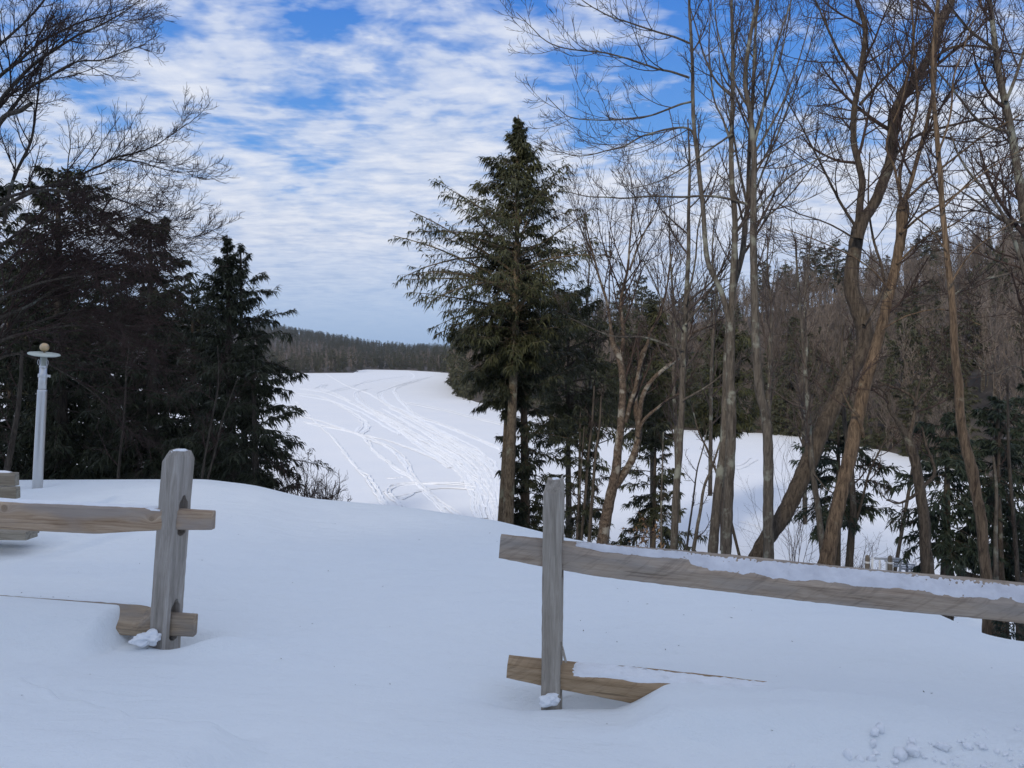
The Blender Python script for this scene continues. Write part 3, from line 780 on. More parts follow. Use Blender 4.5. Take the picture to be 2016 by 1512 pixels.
for px, py, r in ((1722, 1461, .022), (1732, 1456, .02), (1720, 1470, .014), (1772, 1482, .022), (1798, 1481, .027), (1855, 1473, .022), (1905, 1474, .017), (1670, 1482, .017), (1560, 1500, .018)):
    d = (CAMZ - 0.03) / ((py - HORIZON) / F); q = P(px, py, d); chunk(q[0], q[1], r, 0.6)
for f in bmc.faces: f.smooth = True
me = bpy.data.meshes.new('snow_debris'); bmc.to_mesh(me); bmc.free()
tag(link('snow_debris', me, M_SNOWPATCH), 'crumbled snow chunks thrown up in the bottom right corner', None, None, 'stuff')

# specks of bark and leaf on the snow
mb = MB(); rg2 = np.random.default_rng(9)
n = 90; u = rg2.uniform(-0.66, 0.66, n); d = rg2.uniform(3.1, 7.0, n)
x = u * d; z = terrain(x, d) + 0.003
a = rg2.uniform(0, 6.28, n); s = rg2.uniform(0.002, 0.006, n)
dirv = np.stack([np.cos(a), np.sin(a), np.zeros(n)], 1); pv = np.stack([-np.sin(a), np.cos(a), np.zeros(n)], 1); c = np.stack([x, d, z], 1)
V = np.stack([c - dirv * s[:, None] * 1.6, c - pv * s[:, None] * .6, c + dirv * s[:, None] * 1.8 + [0, 0, .002], c + pv * s[:, None] * .7], 1).reshape(-1, 3)
mb.add(V, np.arange(4 * n).reshape(-1, 4))
tag(link('litter', mb.mesh('litter', smooth=False), plain_mat('litter', (0.05, 0.04, 0.03))), 'dark specks of bark and leaf on the snow', None, None, 'stuff')

for px_, py_, d_, r_, lab in ((1710, 645, 13.15, (.06, .06, .028), 'snow lodged in the bend of the leaning trunk'),):
    lump('snow_clump', P(px_, py_, d_), r_, lab, 'snow', M_SNOWPATCH, int(px_), group='snow in the trees', rough=0.4)

# ------------------------------------------------------------------ flagpole
def lathe(name, prof, mat, parent, M=None, seg=28):
    bm = bmesh.new(); rings = []
    for r, z in prof:
        rings.append([bm.verts.new((r * math.cos(2 * math.pi * k / seg), r * math.sin(2 * math.pi * k / seg), z)) for k in range(seg)])
    for a, b in zip(rings, rings[1:]):
        for i in range(seg): bm.faces.new((a[i], a[(i + 1) % seg], b[(i + 1) % seg], b[i]))
    bm.faces.new(list(reversed(rings[0]))); bm.faces.new(rings[-1])
    for f in bm.faces: f.smooth = len(f.verts) == 4
    me = bpy.data.meshes.new(name); bm.to_mesh(me); bm.free()
    o = link(name, me, mat, parent)
    if M is not None: o.matrix_basis = M
    return o
M_ALU = plain_mat('aluminium', (0.62, 0.615, 0.60), 0.28, 0.92, 0.05, 20)
M_DISC = plain_mat('disc_plastic', (0.55, 0.58, 0.50), 0.5, 0, 0.08)
M_GOLD = plain_mat('gold_ball', (0.60, 0.44, 0.26), 0.3, 0.8, 0.1)
M_STEEL = plain_mat('rail_steel', (0.42, 0.45, 0.50), 0.5, 0.3, 0.08)
M_WHITE = plain_mat('rail_white', (0.75, 0.77, 0.80), 0.6, 0, 0.05)
fb = P(74, 953, 8.3); ft = P(86.5, 700, 8.3)
Hf = float(np.linalg.norm(ft - fb)); up = Vector(ft - fb).normalized()
x = Vector((1, 0, 0)); y = up.cross(x).normalized(); x = y.cross(up)
MF = Matrix((x, y, up)).transposed().to_4x4()
EF = empty('flagpole', fb)
tag(EF, 'lowered silver flagpole with flat disc and gold ball on top', 'flagpole')
zj = 0.735 * Hf
lathe('lower_tube', [(0.052, -0.3), (0.052, 0), (0.0475, zj - 0.02), (0.0475, zj), (0.043, zj + 0.001)], M_ALU, EF, MF)
zc2 = 0.845 * Hf
lathe('upper_tube', [(0.041, zj - 0.03), (0.041, zc2), (0.037, zc2 + 0.004), (0.037, Hf - 0.10), (0.033, Hf - 0.098), (0.033, Hf)], M_ALU, EF, MF)
lathe('collar', [(0.046, zc2 - 0.02), (0.049, zc2 - 0.016), (0.049, zc2 + 0.016), (0.046, zc2 + 0.02)], M_ALU, EF, MF)
lathe('collar', [(0.039, Hf - 0.135), (0.041, Hf - 0.13), (0.041, Hf - 0.112), (0.039, Hf - 0.108)], M_ALU, EF, MF)
def box_bm(bm, c, s, M=None):
    g = bmesh.ops.create_cube(bm, size=1.0)['verts']
    for v in g:
        v.co = Vector((v.co.x * s[0], v.co.y * s[1], v.co.z * s[2]))
        if M is not None: v.co = M @ v.co
        v.co += Vector(c)
    return g
def bm_obj(name, bm, mat, parent=None, M=None, bev=0.0, loc=None):
    if bev: bmesh.ops.bevel(bm, geom=bm.edges[:], offset=bev, segments=2, affect='EDGES', profile=0.6)
    me = bpy.data.meshes.new(name); bm.to_mesh(me); bm.free()
    o = link(name, me, mat, parent, loc)
    if M is not None: o.matrix_basis = M
    return o
bm = bmesh.new(); box_bm(bm, (0.066, -0.01, zc2), (0.05, 0.008, 0.022)); box_bm(bm, (0.088, -0.016, zc2), (0.012, 0.014, 0.03))
bm_obj('bracket', bm, M_ALU, EF, MF, 0.002)
for s in (-1, 1):
    bm = bmesh.new()
    for k in range(10):
        a0, a1 = 2 * math.pi * k / 10, 2 * math.pi * (k + 1) / 10
        box_bm(bm, (s * 0.047 + 0.010 * math.cos(a0), -0.012, Hf - 0.075 + 0.026 * math.sin(a0)), (0.006, 0.005, 0.018), Matrix.Rotation(-math.atan2(math.sin(a0) * .4, math.cos(a0)) , 3, 'Y'))
    bm_obj('rope_ring', bm, M_ALU, EF, MF)
MD = MF @ Matrix.Translation((0, 0, Hf)) @ Matrix.Rotation(R(3.5), 4, 'Y') @ Matrix.Rotation(R(4), 4, 'X')
lathe('disc', [(0.05, -0.004), (0.13, 0.0), (0.154, 0.008), (0.157, 0.016), (0.150, 0.024), (0.06, 0.032), (0.02, 0.034)], M_DISC, EF, MD, 40)
lathe('ball', [(0.012, 0.030), (0.012, 0.05)] + [(max(0.004, 0.047 * math.sin(t)), 0.092 - 0.047 * math.cos(t)) for t in np.linspace(0.28, 3.10, 16)], M_GOLD, EF, MD, 28)

# ------------------------------------------------------------------ bench at the left edge
be = P(34, 1062, 5.9)
EB = empty('bench', (be[0] - 0.8, 6.1, T(be[0], 6.1)))
tag(EB, 'weathered plank bench half buried in snow at the left edge', 'bench')
bb = EB.location
def plank(name, r0, r1, d0, px_end, thick, depth, mat=M_BENCH, seed=0, tilt=0.0):
    e0 = P(px_end, r0, d0); h = (r1 - r0) / F * d0
    a = np.array([e0[0] - 1.75, d0 + 0.12, e0[2] + 0.01]); b = np.array([e0[0], d0, e0[2]])
    L = np.linalg.norm(b - a)
    s = sec_round(depth, h, 0.004)
    return beam(name, a, b, [(0, s), (L, s)], mat, EB, bb, seed, 0.0008, 20), (a, b, L)
o1, s1 = plank('back_slat', 930, 956, 6.05, 33, 0, 0.05, seed=41)
o2, s2 = plank('back_slat', 958.5, 981.5, 6.02, 35.5, 0, 0.05, seed=42)
o3, s3 = plank('seat_slat', 1045, 1061, 5.55, 62, 0, 0.13, seed=43)
o4, s4 = plank('seat_slat', 1037, 1053, 5.72, 66, 0, 0.13, seed=44)
for xx in (-0.45, -1.45):
    bm = bmesh.new(); box_bm(bm, (be[0] + xx - bb.x, 6.12 - bb.y, 0.25), (0.09, 0.06, 1.0)); bm_obj('leg', bm, M_BENCH, EB, None, 0.004)
    bm = bmesh.new(); box_bm(bm, (be[0] + xx - bb.x, 5.68 - bb.y, s3[1][2] - bb.z - 0.26), (0.09, 0.06, 0.40)); bm_obj('leg', bm, M_BENCH, EB, None, 0.004)
snow_strip('snow_cover', (s1[0], s1[1]), 0.0, s1[2] - 0.05, lambda x: (0.022, 0.0, -0.022, 0.0, 0.012), 'thin snow on the top back slat of the bench', 'snow', M_SNOWPATCH, 45, n=60, amp=0.001, group='snow on the bench')
snow_strip('snow_cover', (s4[0], s4[1]), 0.0, s4[2] - 0.02, lambda x: (0.062, 0.0, -0.062, 0.0, 0.02), 'layer of snow on the seat of the bench', 'snow', M_SNOWPATCH, 46, n=60, amp=0.001, group='snow on the bench')

# ------------------------------------------------------------------ stairway railing and things down the right slope
def pipe(bm_mb, pts, r, S=8, corner=True):
    pts = np.asarray(pts, float)
    for a, b in zip(pts, pts[1:]):
        V, Q = tubes(np.stack([a, (a + b) / 2, b])[None], np.full((1, 3), r), S); bm_mb.add(V, Q)
    for p in pts[1:-1]:
        V, Q = tubes(np.stack([p + [0, 0, -r], p, p + [0, 0, r]])[None], np.array([[r * .6, r * 1.05, r * .6]]), S); bm_mb.add(V, Q)
d = 16.0
sb = P(1745, 1150, d)
ES = empty('stair_railing', sb)
tag(ES, 'small grey metal stair railing with white uprights seen over the snowy rail', 'railing')
for rows_, dd in (([(1722, 1099.5), (1772, 1100.5), (1772, 1150)], 0.0), ([(1742, 1104), (1786, 1105.5), (1786, 1155)], 0.5), ([(1752, 1109.5), (1800, 1112), (1800, 1160)], 1.0), ([(1758, 1114), (1806, 1117), (1812, 1160)], 1.2), ([(1774, 1119.5), (1800, 1120.5)], 0.2)):
    mb = MB(); pipe(mb, [P(a_, b_, d + dd) for a_, b_ in rows_], 0.024 if dd < 1 else 0.018)
    link('handrail', mb.mesh('handrail', origin=sb), M_STEEL, ES)
for px, r0 in ((1717.5, 1099), (1732, 1101), (1745.5, 1106), (1757, 1110), (1811, 1122)):
    mb = MB(); q = P(px, r0, d); pipe(mb, [q, q - [0, 0, 0.75]], 0.020 if px < 1800 else 0.012)
    link('upright', mb.mesh('upright', origin=sb), M_WHITE, ES)
M_GATEPOST = wood_mat('stone_post', (0.12, 0.105, 0.09), (0.19, 0.17, 0.145), (0.28, 0.255, 0.22), axis='Z')
for px, r0, lab, dd in ((1708, 1092.5, 'round topped wooden post left of the stair railing', 15.6), (1752.5, 1093.5, 'round topped wooden post in front of the stair railing', 15.6)):
    q = P(px, r0, dd); E = empty('wooden_post', (q[0], q[1], q[2] - 1.1))
    tag(E, lab, 'post', 'posts by the stairs')
    lathe('shaft', [(0.048, 0), (0.048, 1.0), (0.044, 1.06), (0.03, 1.09), (0.008, 1.1)], M_GATEPOST, E, None, 12)
    lathe('band', [(0.05, 0.93), (0.052, 0.935), (0.052, 0.965), (0.05, 0.97)], M_WHITE, E, None, 12)
q = P(1867, 1150, 14.5)
lump('boulder', q - np.array([0, 0, 0.22]), (0.15, 0.17, 0.58), 'dark mossy boulder beside the trunk, just over the snowy rail', 'boulder', M_BARK_DARK, 51, 4, rough=0.1)
# snowy dock sections stored among the hemlocks
qd = P(1905, 1142, 14.0)
ED = empty('dock_section', qd)
tag(ED, 'dark plank dock section stored among the trees at right', 'dock')
sD = sec_round(0.06, 0.10, 0.006)
for (p0, p1, nm) in ((P(1884, 1120, 14.2), P(1942, 1138, 13.8), 'edge_beam'), (P(1884, 1128, 15.2), P(1950, 1146, 14.8), 'edge_beam'), (P(1976, 1116, 15), P(2060, 1140, 14.4), 'edge_beam'), (P(1976, 1139, 13.9), P(2022, 1135, 14.3), 'cross_beam')):
    L = np.linalg.norm(p1 - p0); beam(nm, p0, p1, [(0, sD), (L, sD)], M_BARK_DARK, ED, qd, 52, 0.001, 8)
# cut stump right of the tan trunk
sp = P(1966, 1214, 9.6)
EP = empty('stump', (sp[0], sp[1], sp[2] - 0.5))
tag(EP, 'reddish brown cut stump right of the tan trunk under the rail', 'stump')
rg3 = random.Random(4)
def stump_part(name, x0, r0, z0, z1, flare):
    bm = bmesh.new(); rings = []
    for k in range(9):
        f = k / 8; z = z0 + (z1 - z0) * f; rr = r0 * (1 + flare * (1 - f) ** 2)
        rings.append([bm.verts.new((x0 + rr * math.cos(a) * (1 + .12 * math.sin(5 * a + k * .3)), rr * math.sin(a) * (1 + .1 * math.sin(4 * a)), z + rg3.uniform(-.006, .006))) for a in np.linspace(0, 2 * math.pi, 18, endpoint=False)])
    for a, b in zip(rings, rings[1:]):
        for i in range(18): bm.faces.new((a[i], a[(i + 1) % 18], b[(i + 1) % 18], b[i]))
    bm.faces.new(rings[-1])
    return bm_obj(name, bm, M_BARK_BROWN, EP)
stump_part('stem', 0.05, 0.055, 0.05, 0.62, 0.3); stump_part('stem', -0.02, 0.075, 0.42, 0.66, 0.15)

# ------------------------------------------------------------------ trees
def conifer_geo(seed, H, prof, nb, cb=0.1, trunk_r=0.16, lean=(0, 0), leaf=(0.24, 0.030), tw=(10, 0.40), lv=9, droop=0.30, elev=(55, 5), tops=1, extra=(), tdens=1.0, side=1.0, rsel=(0.45, 0.6, 0.75, 0.9, 1.0, 1.15)):
    """returns (trunk MB, crown MB); prof: [(height fraction, left radius, right radius)], left = -X"""
    rg = np.random.default_rng(seed)
    K = 14
    z = np.linspace(0, H, K)
    sp = np.stack([lean[0] * (z / H) + 0.02 * H * 0.15 * np.sin(z / H * 5 + seed), lean[1] * (z / H) + 0 * z, z], 1)
    rr = trunk_r * (1 - z / H) ** 0.8 + 0.012
    rr[0] *= 1.25
    tr = MB(); V, Q = tubes(catmull(sp, 28)[None], np.interp(np.linspace(0, 1, 28), z / H, rr)[None], 10); tr.add(V, Q)
    cr = MB()
    pf = np.array(prof)
    h = cb + (0.985 - cb) * ((np.arange(nb) + rg.random(nb)) / nb) ** 1.3
    az = np.arange(nb) * 2.399963 + rg.normal(0, 0.35, nb)
    rl = np.interp(h, pf[:, 0], pf[:, 1]); rr_ = np.interp(h, pf[:, 0], pf[:, 2])
    rad = (rl + rr_) / 2 + (rr_ - rl) / 2 * np.cos(az)
    rad = rad * rg.choice(rsel, nb) * (1 + 0.08 * rg.normal(size=nb)) + 0.05
    el = np.radians(elev[1] + (elev[0] - elev[1]) * ((h - cb) / (1 - cb)) ** 1.6 + rg.normal(0, 13, nb))
    KB = 9
    d = np.stack([np.cos(az) * np.cos(el), np.sin(az) * np.cos(el) * side, np.sin(el)], 1)
    p0 = np.stack([np.interp(h * H, z, sp[:, i]) for i in range(3)], 1)
    if len(extra):
        ex = np.array(extra, float)
        p0 = np.vstack([p0, ex[:, :3]]); dd = ex[:, 3:6] - ex[:, :3]; ln = np.linalg.norm(dd, axis=1)
        d = np.vstack([d, norm(dd + np.array([0, 0, 0.12]) * ln[:, None])]); rad = np.concatenate([rad, ln]); h = np.concatenate([h, ex[:, 2] / H])
    n = len(rad)
    B = np.empty((n, KB, 3)); B[:, 0] = p0; dd = d.copy()
    for k in range(1, KB):
        B[:, k] = B[:, k - 1] + dd * (rad / (KB - 1))[:, None]
        dd = norm(dd + np.array([0, 0, -droop * 1.3]) / KB + 0.05 * rg.normal(size=dd.shape))
    br = np.clip(rad * 0.011, 0.006, 0.05)[:, None] * np.linspace(1, 0.2, KB)[None, :]
    V, Q = tubes(B, br, 4); cr.add(V, Q, 1)
    nt_ = int(tw[0] * tdens)
    TW, TR_, tl = grow(B, br, nt_, 0.12, 0.97, np.clip(rad * tw[1], 0.05, 1.3), 0.85, 5, rg, up=-0.10, wob=0.10, fall=0.72, planar=0.5, Lmin=0.04)
    lsc = np.clip(0.35 + rad / (leaf[0] * 5), 0.4, 1.0)
    V, Q = tubes(TW, np.maximum(TR_ * 0.5, 0.003), 3); cr.add(V, Q, 1)
    # sprays along the twigs and the branch tips
    for (S, m) in ((TW, int(lv * 1.25)), (B, int(lv * 1.8))):
        Nn, Kk, _ = S.shape
        t = (0.08 + 0.92 * (np.arange(m)[None, :] + rg.random((Nn, m))) / m) if S is TW else (0.5 + 0.5 * rg.random((Nn, m)))
        x = np.clip(t, 0, 0.999) * (Kk - 1); i = x.astype(int); f = (x - i)[..., None]; r_ = np.arange(Nn)[:, None]
        p = (S[r_, i] * (1 - f) + S[r_, i + 1] * f).reshape(-1, 3); T_ = norm(S[r_, i + 1] - S[r_, i]).reshape(-1, 3)
        sgn = np.where(rg.random(len(p)) < 0.5, 1.0, -1.0)[:, None]
        s_ = norm(np.cross(T_, [0, 0, 1.0])) * sgn
        dl = T_ * 0.75 + s_ * rg.uniform(0.2, 1.0, (len(p), 1)) + np.array([0, 0, -0.34]) + 0.3 * rg.normal(size=p.shape)
        sc_ = np.repeat(np.repeat(lsc, nt_) if S is TW else lsc, m)
        L_ = leaf[0] * sc_ * rg.uniform(0.5, 1.25, len(p)); W_ = leaf[1] * 0.78 * (0.4 + 0.6 * sc_) * rg.uniform(0.7, 1.3, len(p))
        V, Q = leaves(p, dl, L_, W_, rg, droop); cr.add(V, Q, 0)
    return tr, cr

def conifer(name, label, group, base, mats, cat='conifer', **kw):
    tr, cr = conifer_geo(**kw)
    E = empty(name, base); tag(E, label, cat, group)
    link('trunk', tr.mesh('trunk'), mats[1], E)
    link('crown', cr.mesh('crown', smooth=False), [mats[0], mats[1]], E)
    return E

def base_at(px, d, dz=-0.1):
    x = (px - 1008) / F * d
    return np.array([x, d, T(x, d) + dz])

def prof_px(rows, d, H, zb):
    """rows: (py, left px, right px) half widths -> crown profile"""
    out = []
    for py, l, r in rows:
        out.append(((zpix(py, d) - zb) / H, l * d / F, r * d / F))
    return sorted(out)

# --- the tall hemlock in the middle, with its companions
d = 20.0; b = base_at(999, d); H = zpix(226, d) - b[2]
pr = prof_px([(226, 2, 2), (248, 6, 6), (278, 17, 18), (308, 33, 37), (345, 54, 58), (378, 78, 76), (405, 90, 88), (455, 152, 120), (505, 186, 146), (555, 204, 146), (600, 204, 136), (640, 184, 118), (675, 110, 95), (705, 70, 60), (735, 25, 25)], d, H, b[2])
def ext(px0, py0, px1, py1, dy):
    a = P(px0, py0, d) - b; c = P(px1, py1, d + dy) - b
    return (*a, *c)
top_x = (P(1021, 230, d) - b)[0]
conifer('hemlock_tree', 'tall dark green hemlock with a pointed crown standing alone against the sky', 'hemlocks on the right bank', b, (M_HEML, M_BARK_HEML), seed=11, H=H, prof=pr, nb=175, cb=pr[0][0] + 0.01, trunk_r=0.165, lean=(top_x, 0),
        leaf=(0.19, 0.022), tw=(14, 0.44), lv=9, elev=(64, 9), droop=0.40, rsel=(0.45, 0.7, 0.85, 1.0, 1.1, 1.25),
        extra=[ext(1018, 470, 862, 338, -0.6), ext(1016, 540, 808, 412, -0.4), ext(1014, 620, 816, 548, 0.2), ext(1020, 545, 1168, 462, -0.5), ext(1020, 470, 1102, 350, 0.4), ext(1018, 600, 850, 640, 0.3), ext(1020, 420, 960, 325, 0.5), ext(1020, 440, 1104, 300, -0.3), ext(1018, 580, 822, 480, 1.0), ext(1020, 600, 1135, 520, 0.8)])
# second trunk of the pair
d2 = 20.6; b2_ = base_at(980, d2); H2 = zpix(470, d2) - b2_[2]
pr2 = prof_px([(470, 20, 20), (560, 80, 60), (620, 115, 80), (670, 108, 85), (730, 98, 80), (770, 80, 60), (800, 25, 20)], d2, H2, b2_[2])
conifer('hemlock_tree', 'hemlock with a thinner dark trunk close behind the tallest one', 'hemlocks on the right bank', b2_, (M_HEML_DK, M_BARK_HEML), seed=12, H=H2, prof=pr2, nb=75, cb=pr2[0][0], trunk_r=0.125, lean=(0.45, 0.2), leaf=(0.22, 0.028), tw=(12, 0.38), lv=10, elev=(35, -5))
def hemlock(label, px, d, ytop, rows, seed, mats, nb=80, group='hemlocks on the right bank', name='hemlock_tree', cb=None, tr=0.12, lean=(0, 0), **kw):
    b = base_at(px, d); H = zpix(ytop, d) - b[2]
    pr = prof_px(rows, d, H, b[2])
    kk = dict(leaf=(0.20, 0.026), tw=(12, 0.40), lv=9, elev=(45, -2)); kk.update(kw)
    return conifer(name, label, group, b, mats, seed=seed, H=H, prof=pr, nb=nb, cb=max(0.02, pr[0][0]) if cb is None else cb, trunk_r=tr, lean=lean, **kk)
hemlock('broken brown trunk clothed in hemlock sprays right of the tall hemlock', 1032, 21.0, 560, [(560, 20, 30), (620, 50, 90), (700, 60, 130), (780, 55, 120), (850, 50, 100), (920, 40, 85), (980, 40, 70), (1040, 20, 40)], 13, (M_HEML_DK, M_BARK_BROWN), nb=80, tr=0.17)
hemlock('bushy olive green hemlock behind the flaky barked tree', 1120, 25.0, 570, [(570, 10, 12), (620, 60, 90), (680, 95, 150), (760, 105, 170), (830, 80, 130), (860, 20, 40)], 14, (M_HEML, M_BARK_DARK), nb=110)
hemlock('feathery olive hemlock between the flaky tree and the slim grey trunk', 1285, 31.0, 610, [(610, 10, 10), (660, 60, 60), (720, 90, 100), (790, 105, 110), (840, 80, 80), (862, 20, 20)], 114, (M_HEML, M_BARK_DARK), nb=100, leaf=(0.26, 0.034))
hemlock('feathery olive hemlock seen behind the tall forked trunk', 1425, 36.0, 640, [(640, 10, 10), (690, 60, 60), (750, 95, 95), (800, 100, 105), (838, 70, 70), (850, 20, 20)], 115, (M_HEML, M_BARK_DARK), nb=90, leaf=(0.30, 0.04))
hemlock('thin understorey hemlock left of the flaky barked tree', 1142, 19.0, 800, [(800, 8, 8), (850, 40, 36), (920, 58, 50), (990, 66, 60), (1050, 60, 60)], 15, (M_HEML_DK, M_BARK_DARK), nb=42, tr=0.06, leaf=(0.16, 0.02))
hemlock('low hemlock right of the flaky barked tree', 1290, 19.0, 815, [(815, 8, 8), (860, 55, 40), (930, 75, 50), (1000, 80, 65), (1060, 80, 90)], 16, (M_HEML_DK, M_BARK_DARK), nb=48, tr=0.06, leaf=(0.16, 0.02))
hemlock('small spruce behind the foot of the leaning trunk', 1652, 15.0, 838, [(838, 10, 10), (868, 70, 60), (905, 100, 95), (950, 112, 110), (1000, 100, 110), (1022, 40, 70)], 17, (M_SPRUCE, M_BARK_DARK), nb=40, tr=0.10, name='spruce_tree', elev=(20, -12), leaf=(0.15, 0.022), side=0.8)
hemlock('dense dark hemlock left of the tan curving trunk', 1868, 13.5, 800, [(800, 8, 8), (850, 50, 45), (900, 90, 60), (960, 118, 80), (1020, 112, 80), (1065, 95, 70), (1090, 50, 50)], 18, (M_SPRUCE, M_BARK_DARK), nb=48, tr=0.10, elev=(20, -12), leaf=(0.15, 0.022))
hemlock('dense dark hemlock right of the tan curving trunk', 1968, 14.0, 770, [(770, 8, 8), (830, 60, 50), (900, 80, 70), (980, 95, 90), (1060, 90, 90), (1110, 40, 50)], 19, (M_SPRUCE, M_BARK_DARK), nb=60, tr=0.13, elev=(20, -12), leaf=(0.15, 0.022))
hemlock('dark hemlock at the right edge with a slim trunk', 2030, 15.0, 720, [(720, 8, 8), (800, 70, 60), (900, 80, 70), (980, 100, 90), (1060, 90, 90), (1110, 40, 50)], 20, (M_SPRUCE, M_BARK_DARK), nb=60, tr=0.10, elev=(20, -12), leaf=(0.15, 0.022))
hemlock('hemlock sapling low under the right rail', 1995, 8.6, 1198, [(1198, 4, 4), (1225, 30, 30), (1262, 50, 45)], 21, (M_SPRUCE, M_BARK_DARK), nb=16, tr=0.02, leaf=(0.08, 0.010), tw=(7, 0.4), lv=7)

# --- left grove
GL = 'dark hemlocks of the left grove'
hemlock('small twin topped hemlock at the right end of the left grove', 452, 14.5, 462, [(462, 2, 2), (490, 10, 10), (520, 30, 30), (550, 50, 50), (590, 66, 80), (650, 80, 108), (730, 95, 125), (800, 100, 125), (870, 95, 135), (930, 90, 140), (985, 80, 120)], 31, (M_HEML_DK, M_BARK_DARK), nb=115, group=GL, tr=0.10, leaf=(0.14, 0.018), tw=(12, 0.40), elev=(62, 8), lv=10, droop=0.42)
hemlock('second point of the twin topped hemlock, slightly lower', 478, 14.9, 484, [(484, 3, 3), (530, 26, 30), (590, 50, 60), (660, 60, 80), (740, 70, 90), (800, 40, 50)], 32, (M_HEML_DK, M_BARK_DARK), nb=46, group=GL, tr=0.07, leaf=(0.14, 0.018), tw=(11, 0.40), elev=(62, 8), droop=0.42)
hemlock('broad dark hemlock left of the twin topped one', 300, 17.0, 430, [(430, 10, 10), (470, 70, 50), (530, 100, 80), (600, 120, 95), (700, 130, 100), (800, 120, 90), (900, 110, 90), (960, 80, 60)], 33, (M_HEML_DK, M_BARK_DARK), nb=105, group=GL, tr=0.16, leaf=(0.20, 0.027))
hemlock('tall dark hemlock behind the flagpole side of the grove', 120, 18.0, 330, [(330, 10, 10), (380, 60, 80), (450, 100, 120), (550, 130, 150), (700, 140, 160), (850, 130, 140), (960, 80, 90)], 34, (M_HEML_DK, M_BARK_DARK), nb=115, group=GL, tr=0.2, leaf=(0.22, 0.03))
hemlock('dark hemlock at the left edge behind bare branches', -20, 19.0, 330, [(330, 10, 10), (400, 70, 90), (500, 110, 130), (700, 130, 150), (850, 120, 140), (960, 80, 90)], 35, (M_HEML_DK, M_BARK_DARK), nb=105, group=GL, tr=0.2, leaf=(0.22, 0.03))
hemlock('short dark hemlock low in the middle of the grove', 380, 20.0, 560, [(560, 8, 8), (640, 80, 60), (720, 100, 80), (850, 100, 70), (960, 80, 60)], 36, (M_HEML_DK, M_BARK_DARK), nb=70, group=GL, tr=0.12, leaf=(0.22, 0.03))
hemlock('dark hemlock filling the back of the grove beyond the flagpole', 210, 23.0, 520, [(520, 10, 10), (580, 90, 90), (700, 130, 120), (850, 130, 120), (980, 100, 90)], 37, (M_HEML_DK, M_BARK_DARK), nb=85, group=GL, tr=0.15, leaf=(0.26, 0.036))
hemlock('shaggy hemlock bough mass at the foot of the grove by the crest', 500, 13.2, 690, [(690, 6, 6), (740, 40, 60), (800, 60, 80), (860, 70, 88), (920, 80, 98), (985, 80, 95)], 38, (M_HEML_DK, M_BARK_DARK), nb=50, group=GL, tr=0.06, leaf=(0.15, 0.02), elev=(25, 0))
hemlock('dark hemlock in the far left back row of the grove', 20, 25.0, 520, [(520, 10, 10), (600, 110, 110), (750, 150, 140), (900, 150, 140), (980, 100, 100)], 39, (M_HEML_DK, M_BARK_DARK), nb=80, group=GL, tr=0.15, leaf=(0.28, 0.04))

hemlock('wide dark hemlock behind the broad one, seen between trunks', 300, 25.0, 560, [(560, 10, 10), (640, 90, 80), (760, 120, 100), (880, 130, 110), (990, 120, 100)], 131, (M_HEML_DK, M_BARK_DARK), nb=110, group=GL, tr=0.15, leaf=(0.28, 0.04))
hemlock('wide dark hemlock at the back of the grove near the flagpole', 100, 27.0, 500, [(500, 10, 10), (600, 110, 110), (760, 150, 140), (900, 160, 150), (1000, 140, 130)], 132, (M_HEML_DK, M_BARK_DARK), nb=120, group=GL, tr=0.15, leaf=(0.3, 0.045))
hemlock('dark hemlock in the back row behind the twin topped one', 415, 22.0, 600, [(600, 10, 10), (680, 70, 70), (780, 90, 80), (900, 90, 90), (980, 80, 80)], 133, (M_HEML_DK, M_BARK_DARK), nb=80, group=GL, tr=0.12, leaf=(0.24, 0.034))

# --- bare trees traced by their main stems
def stem(pts, ws, d, dy=0.0, n=None, wob=0.006, seed=0):
    """pixel polyline with pixel widths -> world polyline and radii; dy moves the tip in depth"""
    m = len(pts); cum = np.concatenate([[0], np.cumsum(np.linalg.norm(np.diff(np.array(pts, float), axis=0), axis=1))]); cum /= cum[-1]
    W3 = np.array([P(px, py, d + dy * c) for (px, py), c in zip(pts, cum)])
    n = n or max(14, m * 6)
    if np.ndim(ws) and len(ws) == 2: ws = [ws[0] + (ws[1] - ws[0]) * c for c in cum]
    C = catmull(W3, n); s = np.linspace(0, 1, n)
    c3 = np.concatenate([[0], np.cumsum(np.linalg.norm(np.diff(W3, axis=0), axis=1))]); c3 /= c3[-1]
    r = np.interp(s, c3, np.array(ws) * 0.395 * (d + dy * 0.5) / F)
    rg = np.random.default_rng(seed + 900)
    C[1:-1] += np.stack([np.convolve(rg.normal(0, wob, n + 4), np.ones(5) / 5, 'valid') for _ in range(3)], 1)[1:-1]
    return C, r

